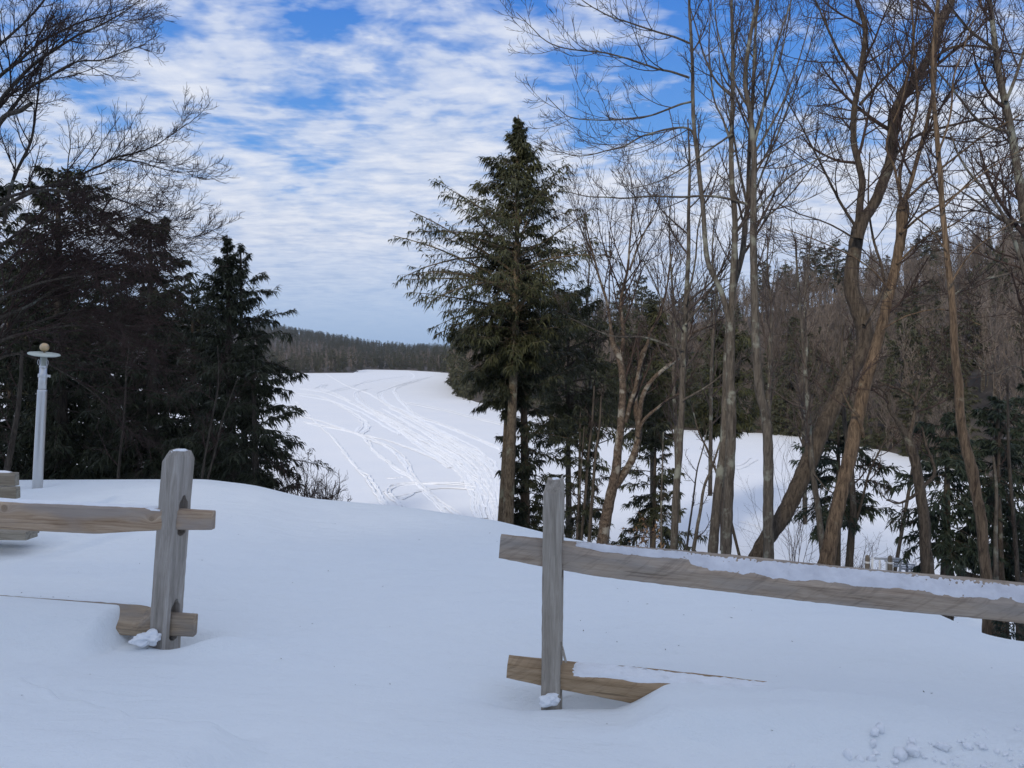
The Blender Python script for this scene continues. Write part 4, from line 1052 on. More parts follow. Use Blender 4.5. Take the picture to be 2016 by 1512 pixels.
def bare_tree(label, stems, mats, seed, group, name='bare_tree', cat='tree', d1=3.2, L1=1.5, n2=6, n3=4, L2=0.5, L3=0.5, ang=0.75, t0=0.3, up=0.22, ground=True, rmin=0.0032, n4=0, wob=0.10, planar=None, ws_k=1.0):
    """stems: list of (pts, widths, d, dy, twig density factor, t0)"""
    rg = np.random.default_rng(seed)
    tk = MB(); cr = MB(); first = None; L1s = []
    for k, s in enumerate(stems):
        pts, ws, d, dy, dens = s[:5]; ts = s[5] if len(s) > 5 else t0
        C, r = stem(pts, ws, d, dy, seed=seed * 10 + k); r = r * ws_k
        if k == 0 and ground:
            p, q = C[0], C[1]; t = norm((p - q)[None])[0]; g = T(p[0], p[1])
            for _ in range(40):
                if p[2] < T(p[0], p[1]) - 0.15: break
                p = p + np.array([t[0] * 0.06, t[1] * 0.06, -0.09])
            m_ = max(2, int(np.linalg.norm(p - C[0]) / 0.15)); up_ = np.linspace(p, C[0], m_, endpoint=False)
            C = np.vstack([up_, C]); r = np.concatenate([r[0] * np.linspace(1.22, 1.0, m_), r])
            base = np.array([p[0], p[1], p[2]])
        elif first is None and not ground and k == 0: base = C[0].copy()
        first = True
        rv = r * (1 + 0.04 * np.sin(np.arange(len(r)) * 1.7 + seed))
        V, Q = tubes(C[None], rv[None], 12 if ws[0] > 14 else 8); tk.add(V, Q)
        if dens <= 0: continue
        ln = np.linalg.norm(np.diff(C, axis=0), axis=1).sum() * (1 - ts)
        n1 = max(3, int(ln * d1 * dens))
        CC = catmull(C, 40)[None]; RR = np.interp(np.linspace(0, 1, 40), np.linspace(0, 1, len(r)), r)[None]
        A = grow(CC, RR, n1, ts, 0.985, L1 * (0.6 + 0.4 * dens), ang, 9, rg, up=up, wob=wob, ratio=0.55, rmin=rmin * 1.5, fall=0.45, Lmin=0.25, rtip=0.3, planar=planar)
        L1s.append(A)
    A = [np.concatenate([a[i] for a in L1s]) for i in range(3)]
    V, Q = tubes(A[0], A[1], 5); cr.add(V, Q)
    B = grow(A[0], A[1], n2, 0.15, 0.97, A[2] * L2, 0.75, 7, rg, up=up, wob=wob * 1.1, ratio=0.6, rmin=rmin * 1.2, fall=0.55, Lmin=0.12, rtip=0.5)
    V, Q = tubes(B[0], B[1], 4); cr.add(V, Q)
    Cc = grow(B[0], B[1], n3, 0.15, 0.98, B[2] * L3, 0.72, 5, rg, up=up, wob=wob * 1.2, ratio=0.7, rmin=rmin, fall=0.5, Lmin=0.08, rtip=0.75)
    V, Q = tubes(Cc[0], Cc[1], 3); cr.add(V, Q)
    if n4:
        D = grow(Cc[0], Cc[1], n4, 0.2, 0.98, Cc[2] * 0.55, 0.7, 4, rg, up=up, wob=wob, ratio=0.8, rmin=rmin, fall=0.4, Lmin=0.06, rtip=0.8)
        V, Q = tubes(D[0], D[1], 3); cr.add(V, Q)
    E = empty(name, base); tag(E, label, cat, group)
    link('trunk', tk.mesh('trunk', origin=base), mats[0], E)
    link('crown', cr.mesh('crown', origin=base), mats[1], E)
    return E

GR = 'bare trees on the right bank'
# flaky barked multi stemmed tree
d = 17.0
bare_tree('tree with flaky reddish bark forking into several crooked stems', [
    ([(1186,1066),(1199,990),(1212,930),(1217,881),(1223,831),(1226,759),(1221,709),(1208,680),(1203,655)], [30,27,24,20,19,18,17,15,12], d, 0.0, 0.5, 0.55),
    ([(1221,709),(1228,660),(1222,595),(1235,532),(1240,470),(1246,400)], (12,2.5), d, 0.3, 1.3, 0.15),
    ([(1203,655),(1196,600),(1178,540),(1160,470),(1150,420)], (9,2), d, -0.3, 1.2, 0.15),
    ([(1208,960),(1227,935),(1247,898),(1258,848),(1250,790),(1258,740),(1264,699),(1277,676)], (20,11), d, 0.3, 0.3, 0.6),
    ([(1231,831),(1244,785),(1251,765),(1260,720),(1275,676),(1280,655),(1298,625),(1310,580),(1322,500)], (13,3), d, 0.3, 0.9, 0.5),
    ([(1255,860),(1264,785),(1284,749),(1313,722),(1340,700),(1360,660),(1395,640),(1402,615)], (14,5), d, -0.2, 0.6, 0.5),
    ([(1258,848),(1267,828),(1292,805),(1318,785),(1350,770)], (10,3), d, -0.4, 0.5, 0.5),
    ([(1240,532),(1262,470),(1290,420),(1300,380)], (6,2), d, 0.2, 1.2, 0.1)],
    (M_BARK_FLAKY, M_TWIG), 41, GR, d1=2.8, L1=2.0, ang=0.5, up=0.25, n2=9, n3=5, wob=0.06)
# straight slim grey trunk
d = 14.0
bare_tree('straight slim grey trunk between the flaky tree and the twin trunks', [
    ([(1326,1084),(1332,960),(1337,898),(1343,798),(1345,699),(1351,598),(1355,499),(1356,407),(1357,320),(1354,235)], [19,17.5,17,16,15,13,10,8,6,3], d, 0.2, 0.75, 0.42),
    ([(1349,640),(1380,600),(1415,540),(1440,470)], (6,2), d, 0.4, 0.9, 0.2),
    ([(1345,720),(1320,640),(1290,560),(1262,500)], (6,2), d, -0.4, 0.9, 0.2),
    ([(1350,600),(1368,520),(1376,440),(1398,360)], (6,2), d, 0.4, 1.0, 0.2),
    ([(1343,790),(1400,755),(1430,730),(1470,705)], (6,2), d, -0.6, 0.6, 0.2),
    ([(1345,690),(1270,665),(1200,660),(1120,625)], (6,2), d, -0.8, 0.6, 0.2)],
    (M_BARK_GREY, M_TWIG_GREY), 42, GR, d1=2.8, L1=1.7, n2=9, n3=4, wob=0.06)
# twin trunks with the long left limbs
d = 12.5
bare_tree('tall grey trunk forking low, its long limbs reaching left over the sky', [
    ([(1429,1092),(1434,980),(1439,881),(1440,800),(1438,732),(1439,632)], [27,26,25,24,23,21], d, 0.0, 0.0),
    ([(1439,632),(1444,532),(1446,431),(1441,360),(1440,287),(1442,190),(1443,96),(1440,0),(1444,-80)], [17,16,14,13,12,10,9,7,5], d, 0.1, 0.9, 0.2),
    ([(1438,640),(1420,575),(1394,516),(1388,466),(1384,407),(1376,335),(1367,250),(1362,96),(1357,0),(1360,-80)], [15,14,13,12,11.5,11,10,8,6.5,5], d, -0.3, 0.6, 0.25),
    ([(1357,153),(1322,142),(1290,134),(1240,117),(1194,105),(1140,99),(1098,91),(1068,75),(1050,57),(1016,24)], (6,1.6), d, -0.6, 1.5, 0.08),
    ([(1361,86),(1325,72),(1290,62),(1240,45),(1194,29),(1146,0),(1100,-40)], (5.5,1.6), d, -0.3, 1.5, 0.08),
    ([(1365,200),(1337,206),(1280,228),(1218,235),(1160,236),(1122,230),(1098,212),(1079,192)], (5.5,1.6), d, -0.9, 1.5, 0.08),
    ([(1376,287),(1357,254),(1318,254),(1266,268),(1230,287),(1194,297),(1160,305),(1136,307),(1110,300),(1093,287)], (6,1.6), d, -0.6, 1.5, 0.08),
    ([(1470,402),(1430,390),(1385,386),(1340,388),(1290,386),(1240,390),(1194,388),(1150,386),(1103,374)], (7,2), d, -0.5, 1.2, 0.25),
    ([(1443,264),(1410,285),(1376,310),(1330,340),(1290,360),(1240,372)], (5.5,1.6), d, -0.6, 1.2, 0.1),
    ([(1441,190),(1410,160),(1390,120),(1372,60),(1350,-20)], (6,2), d, -0.3, 1.0, 0.1),
    ([(1445,300),(1425,240),(1405,190),(1396,100),(1400,0)], (6,2), d, 0.4, 1.0, 0.1)],
    (M_BARK_GREY, M_TWIG_GREY), 43, GR, d1=3.0, L1=1.0, n2=7, n3=3, ang=0.75, up=0.24, wob=0.05, rmin=0.003)
bare_tree('slanting grey trunk tucked behind the left side of the tall forked trunk', [
    ([(1403,1090),(1412,985),(1424,881),(1428,800),(1430,732),(1434,640),(1446,560),(1461,499),(1467,433),(1472,407),(1476,287),(1482,190),(1486,86),(1492,0),(1500,-80)], [26,23,21,19,17,15,14,14,13,12,10,9,7,5,4], 13.4, 0.3, 0.8, 0.5),
    ([(1472,407),(1455,330),(1440,240),(1420,150),(1412,60)], (7,2), 13.5, 0.5, 0.9, 0.15),
    ([(1476,300),(1500,220),(1530,140),(1548,60),(1560,-20)], (7,2), 13.5, 0.3, 1.0, 0.15),
    ([(1470,420),(1505,330),(1540,240),(1585,120),(1610,30)], (6,2), 13.5, -0.2, 1.0, 0.15)],
    (M_BARK_GREY, M_TWIG_GREY), 44, GR, d1=2.6, L1=1.7, n2=9, n3=4, ang=0.6, wob=0.05, rmin=0.003)
# straight trunk E
d = 12.0
bare_tree('smooth straight grey brown trunk crossing in front of the leaning trunk', [
    ([(1513,1102),(1513,1010),(1513,918),(1509,827),(1496,773),(1489,700),(1487,665),(1485,580),(1484,499),(1483,431),(1484,360),(1484,287),(1476,216),(1467,158),(1476,81),(1491,0),(1500,-60)], [27,26,25,24,23,21,20,19,18,17,15,13.5,12,11,10,8,7], d, 0.0, 0.55, 0.5),
    ([(1484,287),(1500,225),(1512,160),(1530,90),(1552,20),(1570,-50)], (7,3), d, -0.3, 1.0, 0.12),
    ([(1486,300),(1510,260),(1545,195),(1575,110),(1600,20)], (6,2), d, 0.4, 1.0, 0.12),
    ([(1484,330),(1520,300),(1570,270),(1620,250)], (5,2), d, 0.5, 0.9, 0.12),
    ([(1484,420),(1530,370),(1580,330),(1640,300),(1690,280)], (5.5,2), d, -0.5, 0.9, 0.12),
    ([(1485,440),(1530,410),(1590,340),(1640,262)], (5,2), d, 0.6, 0.9, 0.12),
    ([(1476,216),(1450,170),(1425,110),(1410,40),(1405,-30)], (6,2), d, 0.3, 1.0, 0.12)],
    (M_BARK_GREY, M_TWIG_GREY), 45, GR, d1=2.6, L1=1.7, n2=9, n3=4, ang=0.65, wob=0.05, rmin=0.003)
# leaning trunk F
d = 13.0
bare_tree('thick dark trunk leaning far right then bending back up into two limbs', [
    ([(1488,1100),(1510,1060),(1546,1009),(1589,918),(1618,846),(1655,773),(1680,724),(1700,690),(1702,650),(1695,625),(1677,572),(1676,540),(1679,516),(1688,460),(1692,440),(1695,425),(1697,418)], [38,39,40,42,42,40,38,38,42,40,36,34,34,32,29,16,3], d, 0.3, 0.0),
    ([(1689,470),(1693,407),(1697,359),(1690,320),(1682,287),(1681,250),(1683,206),(1695,140),(1704,62),(1696,25),(1687,0),(1682,-60)], [19,17,16,15,15,14,14,13,12,11,10,8], d, 0.2, 0.8, 0.2),
    ([(1688,470),(1702,430),(1725,393),(1754,311),(1757,270),(1759,225),(1785,180),(1826,120),(1843,75),(1860,29),(1874,0),(1890,-50)], [28,27,26,25,24,23,23,21,19,18,17,15], d, -0.2, 0.7, 0.2),
    ([(1756,250),(1765,200),(1790,140),(1800,60),(1812,-30)], (9,4), d, 0.4, 1.0, 0.12),
    ([(1757,311),(1800,270),(1860,250),(1940,233),(2000,236),(2060,240)], (8,3), d, -0.6, 1.0, 0.12),
    ([(1693,206),(1735,160),(1790,105),(1830,60),(1860,10)], (8,3), d, 0.6, 1.0, 0.12),
    ([(1690,160),(1655,110),(1625,45),(1605,0),(1590,-40)], (8,3), d, -0.4, 1.0, 0.12),
    ([(1690,455),(1650,390),(1610,310),(1570,235),(1545,190)], (8,2.5), d, -0.6, 1.0, 0.12),
    ([(1684,470),(1630,440),(1570,420),(1530,400)], (5,2), d, -0.6, 0.9, 0.12),
    ([(1700,640),(1740,560),(1720,470),(1710,400),(1712,300)], (9,3), d, 0.8, 0.7, 0.3),
    ([(1810,140),(1870,95),(1930,92),(2000,105),(2060,110)], (8,3), d, -0.5, 1.0, 0.12)],
    (M_BARK_MID, M_TWIG), 46, GR, d1=3.3, L1=2.0, n2=10, n3=5, wob=0.07, rmin=0.003)
# trunk G with knob
d = 11.5
bare_tree('tan trunk rising beside the leaning one, with a burl from which thin leaders spray', [
    ([(1626,1112),(1636,1060),(1655,973),(1677,882),(1695,791),(1709,736),(1720,700),(1733,651),(1751,575),(1765,516),(1774,460),(1776,425),(1778,408),(1779,396),(1780,388)], [40,36,33,33,32,30,28,26,24,23,24,29,30,18,3], d, 0.1, 0.25, 0.65),
    ([(1777,412),(1797,345),(1812,290),(1826,240),(1840,160),(1842,96),(1846,40),(1850,-40)], (12,5), d, 0.2, 1.0, 0.12),
    ([(1774,412),(1772,340),(1790,270),(1806,200),(1800,110),(1795,20),(1790,-40)], (9,4), d, 0.4, 1.0, 0.12),
    ([(1774,396),(1760,330),(1745,280),(1775,200),(1790,120)], (7,3), d, -0.3, 1.0, 0.12),
    ([(1780,396),(1830,350),(1880,310),(1940,265),(2010,225)], (7,3), d, -0.5, 1.0, 0.12),
    ([(1772,460),(1820,420),(1880,385),(1940,330),(2010,295)], (7,2.5), d, 0.5, 1.0, 0.12),
    ([(1765,520),(1820,470),(1880,440),(1940,390),(2000,350)], (6,2), d, 0.3, 1.0, 0.12),
    ([(1752,570),(1715,530),(1670,500),(1600,470),(1540,450)], (5,2), d, -0.5, 0.9, 0.12),
    ([(1735,650),(1790,620),(1860,610),(1930,640)], (5,2), d, -0.7, 0.8, 0.12),
    ([(1700,860),(1690,820),(1672,800),(1655,760)], (10,3), d, -0.4, 0.5, 0.3)],
    (M_BARK_BROWN, M_TWIG), 47, GR, d1=3.3, L1=1.9, n2=10, n3=5, wob=0.07, rmin=0.003)
bare_tree('slim grey companion stem left of the tan trunk with the burl', [
    ([(1622,1100),(1614,1030),(1606,973),(1596,890),(1592,827),(1586,740),(1578,640),(1570,540),(1566,470)], (17,4), 12.6, 0.3, 0.8, 0.45),
    ([(1600,930),(1625,960),(1655,980)], (5,2), 12.6, -0.3, 0.4, 0.3)], (M_BARK_GREY, M_TWIG_GREY), 48, GR, d1=2.6, L1=1.1)
bare_tree('dark slender double stem behind the tan trunk with the burl', [
    ([(1672,1114),(1676,1060),(1680,1000),(1676,930),(1668,870),(1660,800),(1655,720),(1660,640)], (19,5), 14.2, 0.2, 0.6, 0.45),
    ([(1680,1040),(1696,990),(1712,930),(1735,880),(1760,830)], (8,3), 14.2, 0.3, 0.8, 0.3)], (M_BARK_DARK, M_TWIG), 49, GR, d1=2.6, L1=1.0)
# apple-like dark tree I
d = 12.0
bare_tree('dark trunk with gnarled low branches holding snow, left of the tan curving trunk', [
    ([(1826,1130),(1822,1080),(1820,1027),(1812,970),(1804,918),(1794,885),(1787,860),(1780,846),(1776,838)], [32,27,26,25,24,23,20,12,3], d, 0.0, 0.0),
    ([(1787,862),(1770,835),(1752,805),(1745,775),(1720,760),(1690,770)], (13,4), d, -0.4, 0.8, 0.3),
    ([(1790,860),(1800,820),(1802,790),(1780,770),(1760,762),(1725,750)], (12,4), d, 0.3, 0.8, 0.3),
    ([(1801,800),(1820,775),(1850,750),(1880,752)], (8,3), d, 0.3, 0.8, 0.3),
    ([(1802,800),(1815,740),(1850,700),(1855,640)], (7,3), d, 0.5, 0.9, 0.2),
    ([(1815,960),(1840,930),(1825,880),(1815,840)], (10,4), d, 0.6, 0.6, 0.4),
    ([(1812,965),(1775,990),(1745,985)], (9,3), d, -0.3, 0.4, 0.4)],
    (M_BARK_MID, M_TWIG), 50, GR, d1=3.5, L1=0.8, n2=6, n3=4, wob=0.2, up=0.12)
# tan curving trunk J
d = 9.0
bare_tree('tan curving trunk that rises clear from below the rail near the right edge', [
    ([(1947,1244),(1945,1190),(1942,1133),(1936,1080),(1931,1027),(1922,975),(1913,925),(1900,875),(1891,827),(1888,764),(1884,736),(1880,700),(1877,632),(1871,560),(1864,499),(1855,407),(1851,340),(1847,287),(1838,200),(1836,120),(1841,60),(1846,0),(1852,-60)], [30,26,25,24,25,24,27,23,22,21,20,19,17,15.5,14,12.5,12,11.5,10,9,8,7,6], d, 0.2, 0.32, 0.55),
    ([(1870,560),(1910,500),(1960,460),(2020,420)], (5,2), d, -0.4, 0.8, 0.15),
    ([(1856,410),(1900,370),(1950,330),(2020,290)], (5,2), d, 0.4, 0.9, 0.15),
    ([(1848,300),(1870,230),(1880,150),(1910,60),(1940,-20)], (6,2), d, 0.3, 0.9, 0.15),
    ([(1866,500),(1830,450),(1790,420),(1740,400)], (4,1.6), d, -0.4, 0.8, 0.15)],
    (M_BARK_BROWN, M_TWIG), 51, GR, d1=2.4, L1=1.3, n2=9, n3=4, wob=0.06, rmin=0.0026)
# tree out of frame on the right
d = 11.0
bare_tree('grey tree just outside the right edge, its crown crossing the top right corner', [
    ([(2075,1180),(2060,900),(2042,650),(2030,520),(2014,407),(1998,300),(1980,206),(1968,150),(1960,96),(1948,0),(1940,-60)], [40,34,28,24,20,18,16,14,13,10,8], d, 0.1, 0.9, 0.5),
    ([(2040,640),(2000,480),(1960,400),(1900,330),(1870,262)], (12,4), d, -0.3, 1.1, 0.2),
    ([(2020,440),(1970,430),(1920,395),(1850,350)], (8,2.5), d, -0.5, 1.0, 0.2),
    ([(2030,520),(1980,540),(1910,560),(1840,610),(1790,640)], (7,2), d, -0.4, 0.9, 0.2),
    ([(1990,260),(1930,240),(1870,170),(1820,110)], (8,2.5), d, -0.4, 1.1, 0.2),
    ([(1980,200),(2010,120),(2030,40),(2040,-40)], (9,4), d, 0.3, 1.1, 0.1),
    ([(1962,100),(1910,60),(1870,10),(1850,-40)], (8,3), d, -0.3, 1.1, 0.1),
    ([(2050,760),(2000,720),(1950,735),(1900,690)], (6,2), d, -0.4, 0.9, 0.2)],
    (M_BARK_GREY, M_TWIG), 52, GR, d1=3.6, L1=1.8, n2=10, n3=5, wob=0.08, rmin=0.003)
# slim stems in the understorey
k = 60
for lab, pts, w, dd in (
        ('thin crooked sapling with upswept forks left of the slanting trunk', [(1366,1078),(1376,1020),(1386,960),(1400,925),(1412,890),(1425,845)], (10,4), 15.0),
        ('second thin sapling beside the crooked forked one', [(1352,1078),(1362,1000),(1372,930),(1382,890),(1392,845)], (6,2.5), 15.2),
        ('thin dark stem crossing the foot of the slanting trunk', [(1424,965),(1414,940),(1404,915),(1390,880),(1374,845),(1360,790)], (7,3), 14.6),
        ('straight dark pole just left of the flaky barked tree', [(1160,1062),(1166,980),(1172,900),(1180,840),(1184,780)], (10,4), 18.0),
        ('second straight dark pole left of the flaky barked tree', [(1144,1060),(1152,980),(1158,900),(1166,830),(1170,760)], (9,4), 18.4),
        ('third dark pole, nearest the right fence post', [(1136,1058),(1140,980),(1146,900),(1150,840)], (6,3), 18.2),
        ('thin pale pole inside the low hemlock', [(1302,1078),(1302,1000),(1304,920),(1306,850)], (6,3), 18.0),
        ('slim dark pole at the right edge of the bank', [(2004,1160),(2000,1080),(1990,960),(1985,860),(1984,740)], (12,5), 13.0),
        ('dark upright pole right of the tan curving trunk', [(1972,1150),(1970,1060),(1966,960),(1968,850)], (14,6), 13.4),
        ('brown upright pole close right of the tan curving trunk', [(1962,1150),(1960,1060),(1962,980),(1956,900)], (13,6), 12.8),
        ('thin sapling left of the dark gnarled trunk', [(1800,905),(1812,860),(1806,800),(1800,760)], (8,3), 20.0)):
    k += 1
    bare_tree(lab, [(pts, w, dd, 0.1, 0.8, 0.35)], (M_BARK_DARK if 'dark' in lab else M_BARK_GREY, M_TWIG), k, 'saplings on the right bank', name='sapling', cat='sapling', d1=3.0, L1=0.55, n2=4, n3=3, rmin=0.003)
# tall slim bare trees further back on the right bank
for lab, pts, w, dd in (
        ('tall slim bare tree between the hemlock and the flaky tree', [(1160,850),(1162,760),(1158,680),(1155,600),(1160,520),(1150,430)], (10,2), 26.0),
        ('slim bare tree behind the straight slim trunk', [(1330,830),(1326,740),(1330,640),(1322,540),(1318,440),(1326,370)], (10,2), 27.0),
        ('pale slim bare tree right of the smooth straight trunk', [(1582,840),(1580,760),(1588,690),(1584,600),(1590,520),(1600,450)], (10,2), 28.0),
        ('leafless tree with a straight pole trunk near the sky gap at right', [(1516,700),(1518,600),(1510,520),(1520,430)], (9,2), 26.0),
        ('bare tree with a slanting stem left of the tall forked trunk', [(1400,760),(1404,660),(1412,580),(1402,500),(1410,400)], (9,2), 25.0)):
    k += 1
    bare_tree(lab, [(pts, w, dd, 0.2, 1.0, 0.2)], (M_BARK_GREY, M_TWIG_GREY), k, 'slim trees behind the right bank', d1=2.2, L1=2.4, n2=7, n3=5, ang=0.55, rmin=0.005, up=0.3)

# --- left foreground tree with sweeping branches
d = 11.0
GLB = 'bare trees of the left grove'
bare_tree('large bare tree at the left edge with branches sweeping over the sky', [
    ([(-90,1000),(-80,800),(-70,600),(-60,420),(-50,300),(-45,180),(-40,60),(-36,-60)], (46,22), d, 0.1, 0.5, 0.4),
    ([(-50,330),(-20,250),(0,200),(60,132),(105,100),(150,72),(200,48),(246,22),(275,0)], (17,2.2), d, -0.3, 1.3, 0.15),
    ([(-40,200),(0,150),(40,119),(79,85),(120,62),(159,44),(210,30),(262,12)], (13,2), d, 0.4, 1.3, 0.15),
    ([(-55,330),(-20,270),(10,230),(40,218),(62,203)], (22,12), d, -0.6, 0.3, 0.2),
    ([(10,230),(50,180),(100,150),(150,122),(200,118),(250,100),(288,86)], (11,2), d, -0.5, 1.3, 0.12),
    ([(-50,420),(0,395),(70,372),(131,357),(180,335),(222,313),(260,302),(294,292),(330,270),(369,242)], (13,2), d, 0.2, 1.5, 0.25),
    ([(222,313),(270,318),(310,330),(345,338),(381,337)], (6,1.6), d, -0.2, 1.3, 0.1),
    ([(-50,450),(20,400),(80,375),(135,381),(170,405),(198,428),(230,464)], (15,7), d, -0.3, 0.7, 0.3),
    ([(198,428),(206,408),(222,392),(250,398),(278,411),(310,430),(341,452),(370,470),(397,462)], (6,1.6), d, -0.4, 1.5, 0.1),
    ([(200,430),(240,432),(270,445),(300,440),(330,432)], (5,1.5), d, 0.3, 1.4, 0.1),
    ([(8,440),(18,380),(32,337),(60,278),(72,210),(79,150),(96,70)], (12,3), d, 0.5, 1.2, 0.2),
    ([(-40,120),(20,70),(70,20),(110,-30)], (10,3), d, 0.3, 1.2, 0.15)],
    (M_BARK_DARK, M_TWIG), 53, GLB, d1=5.6, L1=0.9, n2=10, n3=5, ang=0.65, up=0.20, wob=0.06, rmin=0.0026, ws_k=0.75)
bare_tree('bare tree with dense drooping reddish twigs in front of the left grove', [
    ([(-60,960),(-50,820),(-45,700),(-40,600),(-36,500),(-30,400)], (30,14), 10.0, 0.1, 0.3, 0.4),
    ([(-40,640),(0,590),(70,560),(140,545),(200,540),(260,530)], (10,2), 10.0, -0.2, 1.4, 0.1),
    ([(-42,640),(0,626),(60,600),(110,570),(150,556),(215,540)], (10,2), 10.0, 0.5, 1.3, 0.1),
    ([(-45,720),(40,620),(80,575),(140,552),(190,535),(240,540)], (10,2), 10.2, 0.3, 1.4, 0.15),
    ([(-40,560),(20,510),(80,475),(150,455),(210,440),(280,450)], (9,2), 10.0, 0.4, 1.4, 0.1),
    ([(-40,520),(20,470),(80,440),(150,430),(220,445)], (9,2), 10.3, -0.3, 1.4, 0.1),
    ([(-45,700),(10,668),(80,650),(150,640),(220,650),(280,690)], (9,2), 10.0, 0.2, 1.5, 0.1),
    ([(-45,730),(20,698),(70,704),(120,730),(180,770),(230,820)], (8,2), 10.2, 0.4, 1.4, 0.1),
    ([(-45,690),(60,640),(160,610),(240,640),(300,640)], (8,2), 10.4, -0.2, 1.4, 0.15),
    ([(-45,600),(40,540),(120,520),(200,500),(260,500),(320,520)], (8,2), 10.4, 0.6, 1.4, 0.15)],
    (M_BARK_DARK, M_TWIG_RED), 54, GLB, d1=4.4, L1=1.5, n2=10, n3=6, ang=0.5, up=-0.03, wob=0.06, rmin=0.0026)
for lab, pts, w, dd in (
        ('slender leaning bare stem low at the left edge', [(10,950),(20,890),(32,830),(40,760),(44,690)], (16,7), 13.0),
        ('thin bare sapling in front of the broad hemlock', [(232,950),(238,880),(246,800),(250,720),(262,640)], (7,2.5), 12.5),
        ('thin bare sapling left of the twin topped hemlock', [(395,960),(405,890),(418,820),(430,760),(428,680)], (7,2.5), 12.0),
        ('second thin bare sapling left of the twin topped hemlock', [(405,960),(425,880),(440,820),(470,740)], (6,2.5), 12.2)):
    k += 1
    bare_tree(lab, [(pts, w, dd, 0.2, 0.9, 0.2)], (M_BARK_DARK, M_TWIG_RED), k, 'saplings of the left grove', name='sapling', cat='sapling', d1=3.0, L1=0.7, n2=5, n3=4, rmin=0.003)

# --- leafless shrubs
def shrub(label, px, d, ytop, wpx, seed, n=16, group='leafless shrubs', mat=None):
    rg = np.random.default_rng(seed); b = base_at(px, d, -0.05)
    H = max(0.3, zpix(ytop, d) - b[2]); A0 = np.zeros((1, 6, 3)); A0[0, :, 2] = np.linspace(0, 0.12, 6)
    mb = MB()
    A = grow(A0, np.full((1, 6), 0.02), n, 0, 1, H * 0.95, 0.35, 8, rg, up=0.12, wob=0.12, ratio=0.5, rmin=0.004, fall=0.2)
    A[0][:, :, 0] += (np.linspace(0, 1, 8)[None, :] * rg.normal(0, wpx * 0.35 * d / F, (n, 1))); V, Q = tubes(A[0], A[1], 4); mb.add(V, Q)
    B = grow(A[0], A[1], 8, 0.25, 0.98, A[2] * 0.4, 0.7, 6, rg, up=0.2, wob=0.12, rmin=0.003); V, Q = tubes(B[0], B[1], 3); mb.add(V, Q)
    C = grow(B[0], B[1], 5, 0.2, 0.98, B[2] * 0.5, 0.7, 4, rg, up=0.2, wob=0.12, rmin=0.0026); V, Q = tubes(C[0], C[1], 3); mb.add(V, Q)
    return tag(link('shrub', mb.mesh('shrub'), mat or M_TWIG, loc=b), label, 'shrub', group)
shrub('leafless shrub peeping over the snow crest beside the left grove', 640, 12.0, 945, 90, 71, 22)
shrub('second leafless shrub at the crest, close under the hemlock boughs', 596, 12.6, 905, 60, 72, 16)
shrub('leafless shrub behind the round topped posts', 1690, 16.5, 1078, 60, 73, 20)
shrub('leafless shrub right of the stair railing', 1816, 16.0, 1085, 50, 74, 18)
shrub('leafless shrub left of the dark slender double stem', 1655, 15.5, 1090, 40, 75, 14)
shrub('thin leafless brush along the far side of the smooth straight trunk', 1565, 24, 800, 60, 76, 12)
# beech sapling that kept some leaves
b = base_at(1270, 13.5, -0.05); rg = np.random.default_rng(80)
E = empty('beech_sapling', b); tag(E, 'young beech keeping a few coppery leaves behind the right rail', 'sapling')
A0 = np.zeros((1, 6, 3)); A0[0, :, 2] = np.linspace(0, zpix(1035, 13.5) - b[2], 6); A0[0, :, 0] = np.linspace(0, 0.1, 6)
mb = MB(); V, Q = tubes(A0, np.linspace(0.012, 0.004, 6)[None], 5); mb.add(V, Q); link('stem', mb.mesh('stem'), M_BARK_GREY, E)
mb = MB(); A = grow(A0, np.full((1, 6), .008), 16, 0.45, 1, 0.55, 0.9, 6, rg, up=0.05); V, Q = tubes(A[0], A[1], 3); mb.add(V, Q, 1)
B = grow(A[0], A[1], 4, 0.2, 1, A[2] * .5, 0.7, 4, rg); V, Q = tubes(B[0], B[1], 3); mb.add(V, Q, 1)
pp = B[0][:, 1:].reshape(-1, 3)[::2]; V, Q = leaves(pp, rg.normal(size=pp.shape) * [1, 1, .5] + [0, 0, -.5], np.full(len(pp), 0.075), np.full(len(pp), 0.020), rg); mb.add(V, Q, 0)
link('crown', mb.mesh('crown', smooth=False), [M_BEECH, M_TWIG], E)

# --- woods on the hills
def far_bare(seed, H, n1=26, n2=8, n3=6, rmin=0.018, L=0.32, spread=0.5, up=0.3):
    rg = np.random.default_rng(seed); mb = MB()
    A0 = np.zeros((1, 10, 3)); A0[0, :, 2] = np.linspace(-0.5, H * 0.92, 10); A0[0, 1:, :2] = np.cumsum(rg.normal(0, 0.012 * H, (9, 2)), 0)
    R0 = np.linspace(0.011 * H + 0.03, 0.03, 10)[None]; V, Q = tubes(A0, R0, 6); mb.add(V, Q, 0)
    A = grow(A0, R0, n1, 0.25, 0.99, H * L, spread, 7, rg, up=up, wob=0.12, rmin=rmin * 1.4, fall=0.55); V, Q = tubes(A[0], A[1], 4); mb.add(V, Q, 1)
    B = grow(A[0], A[1], n2, 0.15, 0.98, A[2] * 0.5, 0.7, 5, rg, up=up, wob=0.14, rmin=rmin); V, Q = tubes(B[0], B[1], 3); mb.add(V, Q, 1)
    if n3:
        C = grow(B[0], B[1], n3, 0.15, 0.98, B[2] * 0.55, 0.7, 3, rg, up=up, wob=0.14, rmin=rmin * 0.8); V, Q = tubes(C[0], C[1], 3); mb.add(V, Q, 1)
    return mb
